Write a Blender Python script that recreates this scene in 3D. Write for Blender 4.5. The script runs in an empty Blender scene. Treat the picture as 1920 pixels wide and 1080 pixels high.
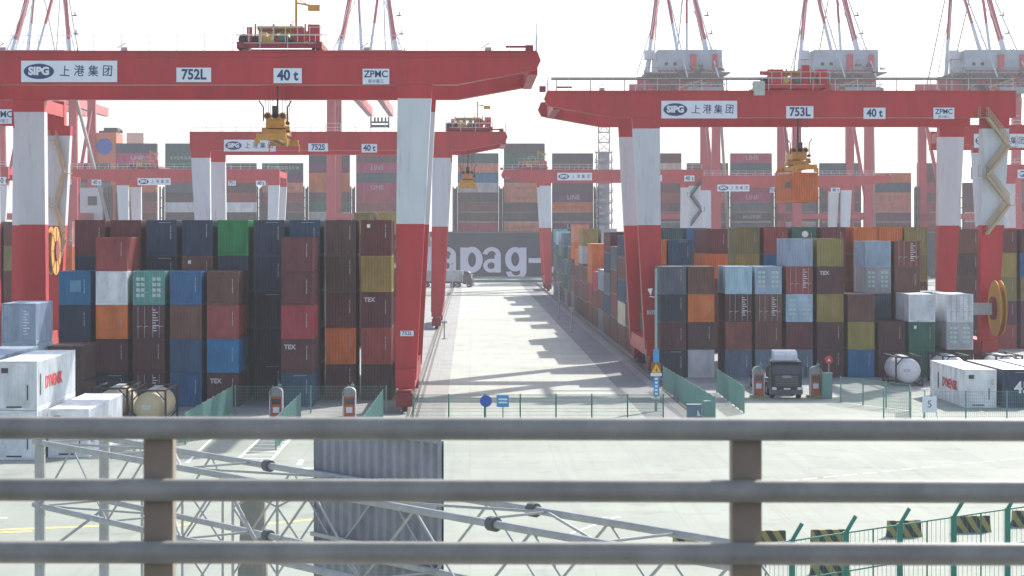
import bpy, math, random
from mathutils import Vector, Matrix
R = math.radians
random.seed(7)
scn = bpy.context.scene
COL = scn.collection

# ------------------------------------------------------------------ camera, sky, sun, exposure
CAMZ = 13.6
F = 4000.0            # focal length in pixels of the 1920 wide photograph
cam_data = bpy.data.cameras.new('camera')
cam = bpy.data.objects.new('camera', cam_data); COL.objects.link(cam)
cam.location = (0, 0, CAMZ); cam.rotation_euler = (R(90), 0, 0)
cam_data.sensor_width = 36; cam_data.lens = 75
cam_data.shift_x = (960-881)/1920; cam_data.shift_y = -(540-431)/1920
cam_data.clip_start = 0.1; cam_data.clip_end = 20000
cam_data.dof.use_dof = True; cam_data.dof.focus_distance = 190; cam_data.dof.aperture_fstop = 8
scn.camera = cam

SUN_AZ, SUN_EL = 32.0, 34.0      # azimuth measured from +Y (view direction) towards +X
world = bpy.data.worlds.new('World'); scn.world = world; world.use_nodes = True
wn = world.node_tree; bg = wn.nodes['Background']
sky = wn.nodes.new('ShaderNodeTexSky'); sky.sky_type = 'NISHITA'; sky.sun_disc = False
sky.sun_elevation = R(SUN_EL); sky.sun_rotation = R(SUN_AZ)
sky.air_density = 1.0; sky.dust_density = 4.0; sky.ozone_density = 1.0; sky.altitude = 0
tint = wn.nodes.new('ShaderNodeVectorMath'); tint.operation = 'MULTIPLY'; tint.inputs[1].default_value = (0.93, 1.0, 1.16)
wn.links.new(sky.outputs[0], tint.inputs[0])
hzmix = wn.nodes.new('ShaderNodeMix'); hzmix.data_type = 'RGBA'; hzmix.inputs['B'].default_value = (8.6, 8.8, 9.2, 1)
tcw = wn.nodes.new('ShaderNodeTexCoord'); spw = wn.nodes.new('ShaderNodeSeparateXYZ'); wn.links.new(tcw.outputs['Generated'], spw.inputs[0])
mrw = wn.nodes.new('ShaderNodeMapRange'); mrw.inputs['From Min'].default_value = 0.0; mrw.inputs['From Max'].default_value = 0.75; mrw.inputs['To Min'].default_value = 0.50; mrw.inputs['To Max'].default_value = 0.0
wn.links.new(spw.outputs['Z'], mrw.inputs['Value']); wn.links.new(mrw.outputs[0], hzmix.inputs['Factor'])
wn.links.new(tint.outputs[0], hzmix.inputs['A']); wn.links.new(hzmix.outputs['Result'], bg.inputs[0]); bg.inputs[1].default_value = 0.13
sun_d = bpy.data.lights.new('sun', 'SUN'); sun_d.energy = 5.0; sun_d.angle = R(0.6); sun_d.color = (1.0, 0.955, 0.88)
sun = bpy.data.objects.new('sun', sun_d); COL.objects.link(sun)
sv = Vector((math.sin(R(SUN_AZ))*math.cos(R(SUN_EL)), math.cos(R(SUN_AZ))*math.cos(R(SUN_EL)), math.sin(R(SUN_EL))))
sun.rotation_euler = sv.to_track_quat('Z', 'Y').to_euler(); sun.location = (60, 90, 120)
vs = scn.view_settings
vs.view_transform = 'Standard'; vs.look = 'None'; vs.exposure = 0.66; vs.gamma = 1; vs.use_curve_mapping = False
scn.cycles.use_denoising = True
scn.cycles.max_bounces = 6; scn.cycles.volume_bounces = 1

# ------------------------------------------------------------------ pixel helpers (photograph pixel -> metres)
def PX(px, D): return (px-881)*D/F
def PZ(py, D): return CAMZ-(py-431)*D/F

# ------------------------------------------------------------------ materials
MATS = {}
def nt(m): return m.node_tree.nodes, m.node_tree.links
def mat(name, col, rough=0.6, metal=0.0, var=0.12, scale=1.5, bump=0.0, emit=None, streak=False, spec=0.4):
    if name in MATS: return MATS[name]
    m = bpy.data.materials.new(name); m.use_nodes = True; n, l = nt(m)
    b = n['Principled BSDF']
    b.inputs['Roughness'].default_value = rough; b.inputs['Metallic'].default_value = metal
    b.inputs['Specular IOR Level'].default_value = spec
    c = (*col, 1)
    if var > 0:
        tc = n.new('ShaderNodeTexCoord'); mp = n.new('ShaderNodeMapping'); nz = n.new('ShaderNodeTexNoise')
        mp.inputs['Scale'].default_value = (scale, scale, scale*(0.18 if streak else 1))
        nz.inputs['Scale'].default_value = 1.0; nz.inputs['Detail'].default_value = 5; nz.inputs['Roughness'].default_value = 0.65
        l.new(tc.outputs['Object'], mp.inputs[0]); l.new(mp.outputs[0], nz.inputs['Vector'])
        rp = n.new('ShaderNodeMapRange'); rp.inputs['From Min'].default_value = 0.3; rp.inputs['From Max'].default_value = 0.7
        rp.inputs['To Min'].default_value = 1-var; rp.inputs['To Max'].default_value = 1+var
        l.new(nz.outputs['Fac'], rp.inputs['Value'])
        mx = n.new('ShaderNodeVectorMath'); mx.operation = 'SCALE'; mx.inputs[0].default_value = col
        l.new(rp.outputs[0], mx.inputs['Scale']); l.new(mx.outputs[0], b.inputs['Base Color'])
        if streak:
            m2 = n.new('ShaderNodeMapping'); m2.inputs['Scale'].default_value = (2.2, 2.2, 0.22); n2 = n.new('ShaderNodeTexNoise'); n2.inputs['Scale'].default_value = 1; n2.inputs['Detail'].default_value = 8; n2.inputs['Roughness'].default_value = 0.7
            l.new(tc.outputs['Object'], m2.inputs[0]); l.new(m2.outputs[0], n2.inputs['Vector'])
            r2 = n.new('ShaderNodeMapRange'); r2.inputs['From Min'].default_value = 0.56; r2.inputs['From Max'].default_value = 0.74; r2.inputs['To Max'].default_value = 0.45; l.new(n2.outputs['Fac'], r2.inputs['Value'])
            mm = n.new('ShaderNodeMix'); mm.data_type = 'RGBA'; l.new(r2.outputs[0], mm.inputs['Factor']); l.new(mx.outputs[0], mm.inputs['A']); mm.inputs['B'].default_value = (0.16, 0.08, 0.05, 1); l.new(mm.outputs['Result'], b.inputs['Base Color'])
        if bump:
            bp = n.new('ShaderNodeBump'); bp.inputs['Strength'].default_value = bump; bp.inputs['Distance'].default_value = 0.02
            l.new(nz.outputs['Fac'], bp.inputs['Height']); l.new(bp.outputs[0], b.inputs['Normal'])
    else: b.inputs['Base Color'].default_value = c
    MATS[name] = m; return m

def paint_mat():
    """container paint: hue comes from each object's own colour, with fading, grime and rust"""
    m = bpy.data.materials.new('container_paint'); m.use_nodes = True; n, l = nt(m); b = n['Principled BSDF']
    b.inputs['Roughness'].default_value = 0.55; b.inputs['Specular IOR Level'].default_value = 0.35
    oi = n.new('ShaderNodeObjectInfo'); tc = n.new('ShaderNodeTexCoord')
    off = n.new('ShaderNodeVectorMath'); off.operation = 'ADD'
    sc = n.new('ShaderNodeVectorMath'); sc.operation = 'SCALE'; sc.inputs[0].default_value = (37, 19, 53)
    l.new(oi.outputs['Random'], sc.inputs['Scale']); l.new(tc.outputs['Object'], off.inputs[0]); l.new(sc.outputs[0], off.inputs[1])
    mp = n.new('ShaderNodeMapping'); mp.inputs['Scale'].default_value = (1.1, 1.1, 0.45); l.new(off.outputs[0], mp.inputs[0])
    n1 = n.new('ShaderNodeTexNoise'); n1.inputs['Scale'].default_value = 1; n1.inputs['Detail'].default_value = 4; n1.inputs['Roughness'].default_value = 0.55
    l.new(mp.outputs[0], n1.inputs['Vector'])
    r1 = n.new('ShaderNodeMapRange'); r1.inputs['From Min'].default_value = 0.25; r1.inputs['From Max'].default_value = 0.75
    r1.inputs['To Min'].default_value = 0.70; r1.inputs['To Max'].default_value = 1.25; l.new(n1.outputs['Fac'], r1.inputs['Value'])
    cs = n.new('ShaderNodeVectorMath'); cs.operation = 'SCALE'; l.new(oi.outputs['Color'], cs.inputs[0]); l.new(r1.outputs[0], cs.inputs['Scale'])
    n2 = n.new('ShaderNodeTexNoise'); n2.inputs['Scale'].default_value = 1.3; n2.inputs['Detail'].default_value = 8; n2.inputs['Roughness'].default_value = 0.75
    l.new(off.outputs[0], n2.inputs['Vector'])
    r2 = n.new('ShaderNodeMapRange'); r2.inputs['From Min'].default_value = 0.6; r2.inputs['From Max'].default_value = 0.72; r2.inputs['To Max'].default_value = 0.55
    l.new(n2.outputs['Fac'], r2.inputs['Value'])
    mx = n.new('ShaderNodeMix'); mx.data_type = 'RGBA'; l.new(r2.outputs[0], mx.inputs['Factor'])
    l.new(cs.outputs[0], mx.inputs['A']); mx.inputs['B'].default_value = (0.10, 0.06, 0.045, 1)
    l.new(mx.outputs['Result'], b.inputs['Base Color'])
    return m
PAINT = paint_mat()

def concrete(name, col, joint=(6.0, 4.0), var=0.12, dark=0.8, rough=0.85):
    m = bpy.data.materials.new(name); m.use_nodes = True; n, l = nt(m); b = n['Principled BSDF']
    b.inputs['Roughness'].default_value = rough; b.inputs['Specular IOR Level'].default_value = 0.3
    tc = n.new('ShaderNodeTexCoord')
    br = n.new('ShaderNodeTexBrick'); br.offset = 0.0; br.inputs['Scale'].default_value = 1
    br.inputs['Brick Width'].default_value = joint[0]; br.inputs['Row Height'].default_value = joint[1]
    br.inputs['Mortar Size'].default_value = 0.03; br.inputs['Mortar Smooth'].default_value = 0.3
    br.inputs['Color1'].default_value = (1, 1, 1, 1); br.inputs['Color2'].default_value = (0.9, 0.91, 0.9, 1); br.inputs['Mortar'].default_value = (dark, dark, dark, 1)
    l.new(tc.outputs['Object'], br.inputs['Vector'])
    mp = n.new('ShaderNodeMapping'); mp.inputs['Scale'].default_value = (0.5, 0.08, 1); l.new(tc.outputs['Object'], mp.inputs[0])
    n1 = n.new('ShaderNodeTexNoise'); n1.inputs['Scale'].default_value = 1.0; n1.inputs['Detail'].default_value = 8; n1.inputs['Roughness'].default_value = 0.65
    l.new(mp.outputs[0], n1.inputs['Vector'])
    n2 = n.new('ShaderNodeTexNoise'); n2.inputs['Scale'].default_value = 0.11; n2.inputs['Detail'].default_value = 6
    l.new(tc.outputs['Object'], n2.inputs['Vector'])
    ad = n.new('ShaderNodeMath'); ad.operation = 'ADD'; l.new(n1.outputs['Fac'], ad.inputs[0]); l.new(n2.outputs['Fac'], ad.inputs[1])
    r1 = n.new('ShaderNodeMapRange'); r1.inputs['From Min'].default_value = 0.65; r1.inputs['From Max'].default_value = 1.35
    r1.inputs['To Min'].default_value = 1-var; r1.inputs['To Max'].default_value = 1+var; l.new(ad.outputs[0], r1.inputs['Value'])
    s1 = n.new('ShaderNodeVectorMath'); s1.operation = 'SCALE'; s1.inputs[0].default_value = col; l.new(r1.outputs[0], s1.inputs['Scale'])
    n3 = n.new('ShaderNodeTexNoise'); n3.inputs['Scale'].default_value = 0.3; n3.inputs['Detail'].default_value = 10; n3.inputs['Roughness'].default_value = 0.7; l.new(tc.outputs['Object'], n3.inputs['Vector'])
    r3 = n.new('ShaderNodeMapRange'); r3.inputs['From Min'].default_value = 0.55; r3.inputs['From Max'].default_value = 0.68; r3.inputs['To Min'].default_value = 1.0; r3.inputs['To Max'].default_value = 0.78; l.new(n3.outputs['Fac'], r3.inputs['Value'])
    mp4 = n.new('ShaderNodeMapping'); mp4.inputs['Scale'].default_value = (1.6, 0.03, 1); l.new(tc.outputs['Object'], mp4.inputs[0])
    n4 = n.new('ShaderNodeTexNoise'); n4.inputs['Scale'].default_value = 1.0; n4.inputs['Detail'].default_value = 3; l.new(mp4.outputs[0], n4.inputs['Vector'])
    r4 = n.new('ShaderNodeMapRange'); r4.inputs['From Min'].default_value = 0.56; r4.inputs['From Max'].default_value = 0.66; r4.inputs['To Min'].default_value = 1.0; r4.inputs['To Max'].default_value = 0.94; l.new(n4.outputs['Fac'], r4.inputs['Value'])
    m34 = n.new('ShaderNodeMath'); m34.operation = 'MULTIPLY'; l.new(r3.outputs[0], m34.inputs[0]); l.new(r4.outputs[0], m34.inputs[1])
    s2 = n.new('ShaderNodeVectorMath'); s2.operation = 'SCALE'; l.new(s1.outputs[0], s2.inputs[0]); l.new(m34.outputs[0], s2.inputs['Scale']); s1 = s2
    mu = n.new('ShaderNodeVectorMath'); mu.operation = 'MULTIPLY'; l.new(s1.outputs[0], mu.inputs[0]); l.new(br.outputs['Color'], mu.inputs[1])
    l.new(mu.outputs[0], b.inputs['Base Color'])
    return m

def stripe_mat():
    m = bpy.data.materials.new('hazard_stripes'); m.use_nodes = True; n, l = nt(m); b = n['Principled BSDF']; b.inputs['Roughness'].default_value = 0.8
    tc = n.new('ShaderNodeTexCoord'); sp = n.new('ShaderNodeSeparateXYZ'); l.new(tc.outputs['Object'], sp.inputs[0])
    a = n.new('ShaderNodeMath'); a.operation = 'MULTIPLY_ADD'; a.inputs[1].default_value = 0.6; l.new(sp.outputs['Z'], a.inputs[0]); l.new(sp.outputs['X'], a.inputs[2])
    d = n.new('ShaderNodeMath'); d.operation = 'MULTIPLY'; d.inputs[1].default_value = 1.75; l.new(a.outputs[0], d.inputs[0])
    fr = n.new('ShaderNodeMath'); fr.operation = 'FRACT'; l.new(d.outputs[0], fr.inputs[0])
    g = n.new('ShaderNodeMath'); g.operation = 'GREATER_THAN'; g.inputs[1].default_value = 0.5; l.new(fr.outputs[0], g.inputs[0])
    mx = n.new('ShaderNodeMix'); mx.data_type = 'RGBA'; l.new(g.outputs[0], mx.inputs['Factor'])
    mx.inputs['A'].default_value = (0.30, 0.26, 0.09, 1); mx.inputs['B'].default_value = (0.05, 0.055, 0.05, 1); l.new(mx.outputs['Result'], b.inputs['Base Color'])
    return m

RED = mat('crane_red', (0.41, 0.021, 0.026), 0.42, var=0.20, scale=0.5, streak=True)
REDDK = mat('crane_red_worn', (0.22, 0.025, 0.03), 0.6, var=0.3, scale=2)
WHT = mat('crane_white', (0.53, 0.575, 0.60), 0.45, var=0.09, scale=0.6, streak=True)
OCHRE = mat('spreader_yellow', (0.50, 0.27, 0.04), 0.5, var=0.25, scale=3)
YEL = mat('reel_yellow', (0.55, 0.29, 0.05), 0.5, var=0.12, scale=2)
BEIGE = mat('stair_beige', (0.42, 0.33, 0.21), 0.6, var=0.15, scale=2)
DARK = mat('dark_steel', (0.035, 0.038, 0.042), 0.6, var=0.2, scale=3)
GREYS = mat('galvanised_steel', (0.36, 0.375, 0.36), 0.6, 0.0, var=0.15, scale=3)
LGREY = mat('light_grey_paint', (0.52, 0.55, 0.58), 0.5, var=0.1, scale=1)
SIGNW = mat('sign_white', (0.66, 0.72, 0.78), 0.5, var=0.03)
NAVY = mat('sign_navy', (0.012, 0.045, 0.13), 0.5, var=0.03)
BLUE = mat('sign_blue', (0.02, 0.09, 0.42), 0.5, var=0.05)
LBLUE = mat('sign_light_blue', (0.05, 0.27, 0.55), 0.5, var=0.05)
YSIGN = mat('sign_yellow', (0.75, 0.42, 0.02), 0.5, var=0.05)
WMARK = mat('white_marking', (0.75, 0.77, 0.78), 0.6, var=0.08, scale=4)
RMARK = mat('red_marking', (0.60, 0.03, 0.04), 0.6, var=0.1, scale=4)
DMARK = mat('dark_marking', (0.05, 0.05, 0.06), 0.6, var=0.1, scale=4)
GREEN = mat('fence_green', (0.03, 0.20, 0.15), 0.5, var=0.1, scale=3)
MINT = mat('fence_pale_green', (0.14, 0.28, 0.25), 0.5, var=0.1, scale=3)
GLASS = mat('window_glass', (0.02, 0.03, 0.04), 0.08, var=0, spec=0.8)
TYRE = mat('tyre_rubber', (0.015, 0.015, 0.016), 0.8, var=0.15, scale=8)
HULL = mat('hull_blue_grey', (0.018, 0.034, 0.055), 0.5, var=0.1, scale=0.05)
ORG = mat('funnel_orange', (0.55, 0.16, 0.08), 0.5, var=0.05, scale=0.1)
TANKW = mat('tank_white', (0.70, 0.72, 0.74), 0.35, var=0.08, scale=1.5)
TANKB = mat('tank_beige', (0.50, 0.42, 0.27), 0.4, var=0.1, scale=1.5)
RAILP = mat('railing_grey', (0.27, 0.265, 0.23), 0.5, 0.0, var=0.2, scale=5, bump=0.1, spec=0.5)
POSTB = mat('post_brown', (0.23, 0.19, 0.145), 0.6, var=0.15, scale=3)
TEAL_DK = mat('pole_teal', (0.20, 0.34, 0.36), 0.5, var=0.1, scale=2)
STRIPES = stripe_mat()

# ------------------------------------------------------------------ mesh builder
class MB:
    def __init__(s): s.v = []; s.f = []; s.m = []
    def add(s, vs_, fs_, m=0):
        o = len(s.v); s.v += [tuple(p) for p in vs_]
        for f in fs_: s.f.append(tuple(i+o for i in f)); s.m.append(m)
        return s
    def box(s, x0, x1, y0, y1, z0, z1, m=0):
        return s.add([(x0,y0,z0),(x1,y0,z0),(x1,y1,z0),(x0,y1,z0),(x0,y0,z1),(x1,y0,z1),(x1,y1,z1),(x0,y1,z1)],
              [(0,3,2,1),(4,5,6,7),(0,1,5,4),(1,2,6,5),(2,3,7,6),(3,0,4,7)], m)
    def beam(s, p, q, w, h=None, m=0, up=(0,0,1)):
        p = Vector(p); q = Vector(q); h = h or w; d = (q-p).normalized(); u = Vector(up)
        if abs(d.dot(u)) > 0.98: u = Vector((0,1,0))
        a = d.cross(u).normalized()*(w/2); b = a.cross(d).normalized()*(h/2)
        vs_ = [p-a-b, p+a-b, p+a+b, p-a+b, q-a-b, q+a-b, q+a+b, q-a+b]
        return s.add(vs_, [(0,1,2,3),(4,7,6,5),(0,4,5,1),(1,5,6,2),(2,6,7,3),(3,7,4,0)], m)
    def tube(s, p, q, r, n=8, m=0, r2=None, cap=True):
        p = Vector(p); q = Vector(q); r2 = r if r2 is None else r2; d = (q-p).normalized()
        u = Vector((0,0,1)) if abs(d.z) < 0.95 else Vector((1,0,0))
        a = d.cross(u).normalized(); b = d.cross(a).normalized(); vs_ = []
        for c, rr in ((p, r), (q, r2)):
            for i in range(n):
                t = 2*math.pi*i/n; vs_.append(c+a*(math.cos(t)*rr)+b*(math.sin(t)*rr))
        fs_ = [(i, (i+1) % n, n+(i+1) % n, n+i) for i in range(n)]
        if cap: fs_ += [tuple(range(n-1, -1, -1)), tuple(range(n, 2*n))]
        return s.add(vs_, fs_, m)
    def prism(s, pts, y0, y1, m=0):
        """outline in x,z pushed from y0 to y1"""
        n = len(pts); vs_ = [(x, y0, z) for x, z in pts]+[(x, y1, z) for x, z in pts]
        fs_ = [tuple(range(n)), tuple(range(2*n-1, n-1, -1))]+[(i, n+i, n+(i+1) % n, (i+1) % n) for i in range(n)]
        return s.add(vs_, fs_, m)
    def prism_x(s, pts, x0, x1, m=0):
        """outline in y,z pushed from x0 to x1"""
        n = len(pts); vs_ = [(x0, y, z) for y, z in pts]+[(x1, y, z) for y, z in pts]
        fs_ = [tuple(range(n-1, -1, -1)), tuple(range(n, 2*n))]+[(i, (i+1) % n, n+(i+1) % n, n+i) for i in range(n)]
        return s.add(vs_, fs_, m)
    def corr(s, p0, p1, z0, z1, period=0.28, depth=0.036, out=(0,-1,0), m=0):
        """corrugated sheet from p0 to p1 (x,y), trapezoid profile"""
        p0 = Vector((p0[0], p0[1], 0)); p1 = Vector((p1[0], p1[1], 0)); L = (p1-p0).length; d = (p1-p0)/L; o = Vector(out)
        k = max(2, round(L/period)); per = L/k; prof = []
        for i in range(k):
            for t, e in ((0.0, 0), (0.28, 0), (0.5, 1), (0.78, 1)): prof.append((i*per+t*per, e))
        prof.append((L, 0)); vs_ = []
        for t, e in prof:
            q = p0+d*t-o*(depth*e); vs_ += [(q.x, q.y, z0), (q.x, q.y, z1)]
        fs_ = [(2*i, 2*i+2, 2*i+3, 2*i+1) for i in range(len(prof)-1)]
        return s.add(vs_, fs_, m)
    def mesh(s, name, mats):
        me = bpy.data.meshes.new(name); me.from_pydata(s.v, [], s.f)
        for mt in mats: me.materials.append(mt)
        if len(mats) > 1: me.polygons.foreach_set('material_index', s.m)
        me.update(); return me
    def build(s, name, mats, parent=None, smooth=False, **kw):
        if not isinstance(mats, (list, tuple)): mats = [mats]
        me = s.mesh(name, mats)
        if smooth: me.polygons.foreach_set('use_smooth', [True]*len(me.polygons))
        return link(me, name, parent, **kw)
def link(me, name, parent=None, loc=None, **kw):
    o = bpy.data.objects.new(name, me); COL.objects.link(o)
    if parent is not None: o.parent = parent
    if loc is not None: o.location = loc
    for k, v_ in kw.items():
        if v_ is not None: o[k] = v_
    return o
def thing(name, label, cat, loc=(0,0,0), rz=0, group=None):
    o = bpy.data.objects.new(name, None); COL.objects.link(o); o.empty_display_size = 0.5
    o.location = loc; o.rotation_euler = (0, 0, rz); o['label'] = label; o['category'] = cat
    if group: o['group'] = group
    return o
def kids(o): return [c for c in KID.get(o.name, [])]
KID = {}
def tree_copy(o, parent=None):
    c = o.copy(); COL.objects.link(c); c.parent = parent
    for ch in [x for x in bpy.data.objects if x.parent == o]: tree_copy(ch, c)
    return c

TXT = {}
def text_mesh(body, size, mt, bold=0.0, depth=0.0, align='CENTER', squeeze=1.0):
    key = (body, size, mt.name, bold, depth, align, squeeze)
    if key in TXT: return TXT[key]
    cu = bpy.data.curves.new('lettering', 'FONT'); cu.body = body; cu.size = size; cu.align_x = align; cu.align_y = 'CENTER'
    cu.offset = bold; cu.extrude = depth; cu.resolution_u = 3
    ob = bpy.data.objects.new('tmp_text', cu); COL.objects.link(ob)
    dg = bpy.context.evaluated_depsgraph_get(); me = bpy.data.meshes.new_from_object(ob.evaluated_get(dg))
    bpy.data.objects.remove(ob); me.name = 'lettering'
    me.transform(Matrix.Rotation(R(90), 4, 'X') @ Matrix.Diagonal((squeeze, 1, 1, 1)))
    me.materials.clear(); me.materials.append(mt); TXT[key] = me; return me
def text(body, size, mt, parent, loc, bold=0.0, rz=0, name='lettering', squeeze=1.0, ry=0):
    o = link(text_mesh(body, size, mt, bold, squeeze=squeeze), name, parent); o.location = loc; o.rotation_euler = (0, ry, rz); return o

# ------------------------------------------------------------------ ground
def sheet(name, x0, x1, y0, y1, z, m, kind='structure'):
    return MB().add([(x0,y0,z),(x1,y0,z),(x1,y1,z),(x0,y1,z)], [(0,1,2,3)]).build(name, m, kind=kind)
APRON = concrete('apron_concrete', (0.285, 0.315, 0.27), (5.0, 4.5), var=0.13, dark=0.84)
sheet('ground', -1500, 1500, -60, 622, 0.0, APRON)
sheet('stacking_yard_ground', -120, -4.6, 158.6, 545, 0.004, concrete('yard_concrete', (0.27, 0.28, 0.27), (6, 3), var=0.15))
sheet('stacking_yard_ground', 15.6, 140, 176, 545, 0.004, MATS.get('x') or bpy.data.materials['yard_concrete'])
sheet('lane_road', -1.8, 12.7, 151, 545, 0.008, concrete('lane_concrete', (0.40, 0.42, 0.365), (14.5, 4.0), var=0.13, dark=0.72))
sheet('lane_shoulder', -4.6, -1.8, 151, 545, 0.006, concrete('shoulder_concrete', (0.30, 0.30, 0.285), (2.8, 2.2), var=0.12, dark=0.8))
sheet('lane_shoulder', 12.7, 15.6, 151, 545, 0.006, concrete('shoulder_asphalt', (0.20, 0.205, 0.205), (40, 40), var=0.15))
sheet('sea', -9000, 9000, 622, 12000, -4.0, mat('sea_water', (0.05, 0.08, 0.09), 0.15, var=0.2, scale=0.02))
sheet('quay_wall', -1500, 1500, 621.9, 622.1, -5, mat('quay_grey', (0.25, 0.25, 0.25)))
RAILM = mat('rail_steel', (0.10, 0.085, 0.075), 0.55, 0.4, var=0.2, scale=2)
for xr in (-37.0, -4.2, 16.8, 49.8, -77, -43.4, 57.5, 90.6):
    t = MB(); t.box(xr-0.45, xr-0.25, 140, 545, 0.0, 0.05).box(xr+0.25, xr+0.45, 140, 545, 0.0, 0.05).box(xr-0.04, xr+0.04, 140, 545, 0.0, 0.16)
    t.build('crane_rail', RAILM, kind='structure')

# road paint on the apron
PAINTW = mat('road_paint_white', (0.72, 0.73, 0.72), 0.7, var=0.15, scale=2)
PAINTY = mat('road_paint_yellow', (0.62, 0.52, 0.16), 0.7, var=0.3, scale=1.2)
def strip(b, x0, y0, x1, y1, w, z=0.006):
    d = Vector((x1-x0, y1-y0, 0)); n_ = Vector((-d.y, d.x, 0)).normalized()*(w/2); p = Vector((x0, y0, z)); q = Vector((x1, y1, z))
    b.add([p-n_, q-n_, q+n_, p+n_], [(0,1,2,3)])
def G(px, py):
    s_ = (py-431)/CAMZ; return ((px-881)/s_, F/s_)
b = MB()
for i in range(13):
    ax, ay = G(1470+i*37, 902-i*3.6); bx, by = G(1495+i*37, 900-i*3.6); strip(b, ax, ay, bx, by, 0.16)
b.build('road_marking', PAINTW, kind='structure')
b = MB()
x0, y0 = G(440, 866); x1, y1 = G(505, 866); x2, y2 = G(545, 822)
strip(b, *G(440, 866), *G(490, 820), 0.18); strip(b, *G(505, 866), *G(545, 822), 0.18)
for i in range(8):
    t = i/7; strip(b, *G(440+50*t, 866-46*t), *G(505+40*t, 866-44*t), 0.22)
strip(b, *G(350, 868), *G(398, 822), 0.18); strip(b, *G(548, 877), *G(598, 879), 0.3); strip(b, *G(560, 872), *G(566, 862), 0.3)
strip(b, *G(1070, 1000), *G(1160, 968), 0.15); strip(b, *G(0, 971), *G(14, 971), 0.3); strip(b, *G(1040, 970), *G(1165, 970), 0.12)
b.build('road_marking', PAINTW, kind='structure')
b = MB()
for (xa, xb, yy) in ((-60, 190, 990), (330, 392, 980), (480, 590, 978), (-200, 60, 1000)):
    strip(b, *G(xa, yy+6), *G(xb, yy-4), 0.45)
b.build('road_marking', PAINTY, kind='structure')

# ------------------------------------------------------------------ containers
CW = 2.438
def c_body(L, H, roofc=True):
    b = MB(); w = CW/2; e = 0.035
    for x in (-w, w-0.13):
        for y in (0, L-0.13): b.box(x, x+0.13, y, y+0.13, 0, H)
    for x in (-w, w-0.16):          # corner castings stand slightly proud
        for y in (-0.004, L-0.156):
            for z in (0, H-0.12): b.box(x-(0.004 if x < 0 else -0.004), x+0.16+(0.004 if x > 0 else -0.004), y, y+0.16, z, z+0.122)
    for x in (-w, w-0.08):
        b.box(x, x+0.08, 0.13, L-0.13, 0.0, 0.15); b.box(x, x+0.08, 0.13, L-0.13, H-0.08, H-0.01)
    for y in (0, L-0.1):
        b.box(-w+0.13, w-0.13, y, y+0.1, 0.0, 0.14); b.box(-w+0.13, w-0.13, y, y+0.1, H-0.11, H-0.005)
    b.corr((w-0.01, 0.13), (w-0.01, L-0.13), 0.15, H-0.08, 0.28, 0.036, (1,0,0))
    b.corr((-w+0.01, L-0.13), (-w+0.01, 0.13), 0.15, H-0.08, 0.28, 0.036, (-1,0,0))
    b.corr((w-0.13, L-0.02), (-w+0.13, L-0.02), 0.14, H-0.11, 0.28, 0.036, (0,1,0))
    k = int(L/0.3); vs_ = []
    for i in range(k+1):
        y = 0.1+(L-0.2)*i/k; z = H-0.02-(0.02 if i % 2 else 0); vs_ += [(-w+0.08, y, z), (w-0.08, y, z)]
    b.add(vs_, [(2*i, 2*i+1, 2*i+3, 2*i+2) for i in range(k)])
    b.box(-w+0.08, w-0.08, 0.1, L-0.1, 0.03, 0.1)
    return b.mesh('container_body', [PAINT])
def c_end(H):
    b = MB(); b.corr((-CW/2+0.13, 0.02), (CW/2-0.13, 0.02), 0.14, H-0.11, 0.25, 0.022, (0,-1,0)); return b.mesh('end_panel', [PAINT])
def c_reefer(H):
    b = MB(); w = CW/2-0.13
    b.box(-w, w, 0.02, 0.08, 0.14, H-0.11)
    for x in [-w+0.15+i*(2*w-0.3)/9 for i in range(10)]: b.box(x-0.012, x+0.012, 0.006, 0.02, 0.3, H-0.3)
    return b.mesh('end_panel', [PAINT])
def c_door(H):
    b = MB(); w = CW/2-0.14; h = w-0.006
    b.box(0.006, w, 0.03, 0.07, 0.15, H-0.12)
    for i in range(4):
        z0 = 0.24+i*(H-0.5)/4; b.box(0.12, w-0.1, 0.012, 0.03, z0+0.06, z0+(H-0.5)/4-0.06)
    for i in range(4): b.box(w-0.05, w+0.02, 0.0, 0.03, 0.35+i*(H-0.8)/3, 0.47+i*(H-0.8)/3)
    return b.mesh('door', [PAINT])
def c_rod(H):
    b = MB(); b.tube((0, -0.02, 0.1), (0, -0.02, H-0.08), 0.022, 6); b.box(-0.05, 0.05, -0.04, 0.0, 0.85, 0.95); b.box(-0.02, 0.3, -0.05, -0.03, 0.95, 1.0)
    return b.mesh('lock_rod', [GREYS])
CM = {}
def cm(kind, *a):
    k = (kind,)+a
    if k not in CM:
        me = {'body': c_body, 'end': c_end, 'reef': c_reefer, 'door': c_door, 'rod': c_rod}[kind](*a)
        if kind == 'door': CM[k] = me; me2 = me.copy(); me2.transform(Matrix.Diagonal((-1,1,1,1))); me2.flip_normals(); CM[('doorL',)+a] = me2
        CM[k] = me
    return CM[k]
STRIP_ME = MB().box(-0.03, 0.03, -0.003, 0.004, 0.0, 0.5).box(-0.028, 0.028, -0.003, 0.004, 0.56, 0.72).box(-0.025, 0.03, -0.003, 0.004, 0.78, 1.1).mesh('code_strip', [mat('faded_white', (0.38, 0.38, 0.38), 0.6)])
VENT = MB().box(-0.5, 0.5, -0.004, 0.004, -0.02, 0.02).mesh('name_strip', [mat('faded_white', (0,0,0))])
PATCH = MB()
for i in range(4):
    for j in range(2): PATCH.box(-0.34+j*0.36, -0.06+j*0.36, -0.006, 0.002, i*0.42, 0.26+i*0.42)
PATCH = PATCH.mesh('data_plates', [mat('faded_mint', (0.45, 0.6, 0.58), 0.6)])
LINES = MB()
for i in range(9): LINES.box(-0.3, -0.3+random.uniform(0.2, 0.6), -0.006, 0.002, i*0.2, 0.06+i*0.2)
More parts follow.
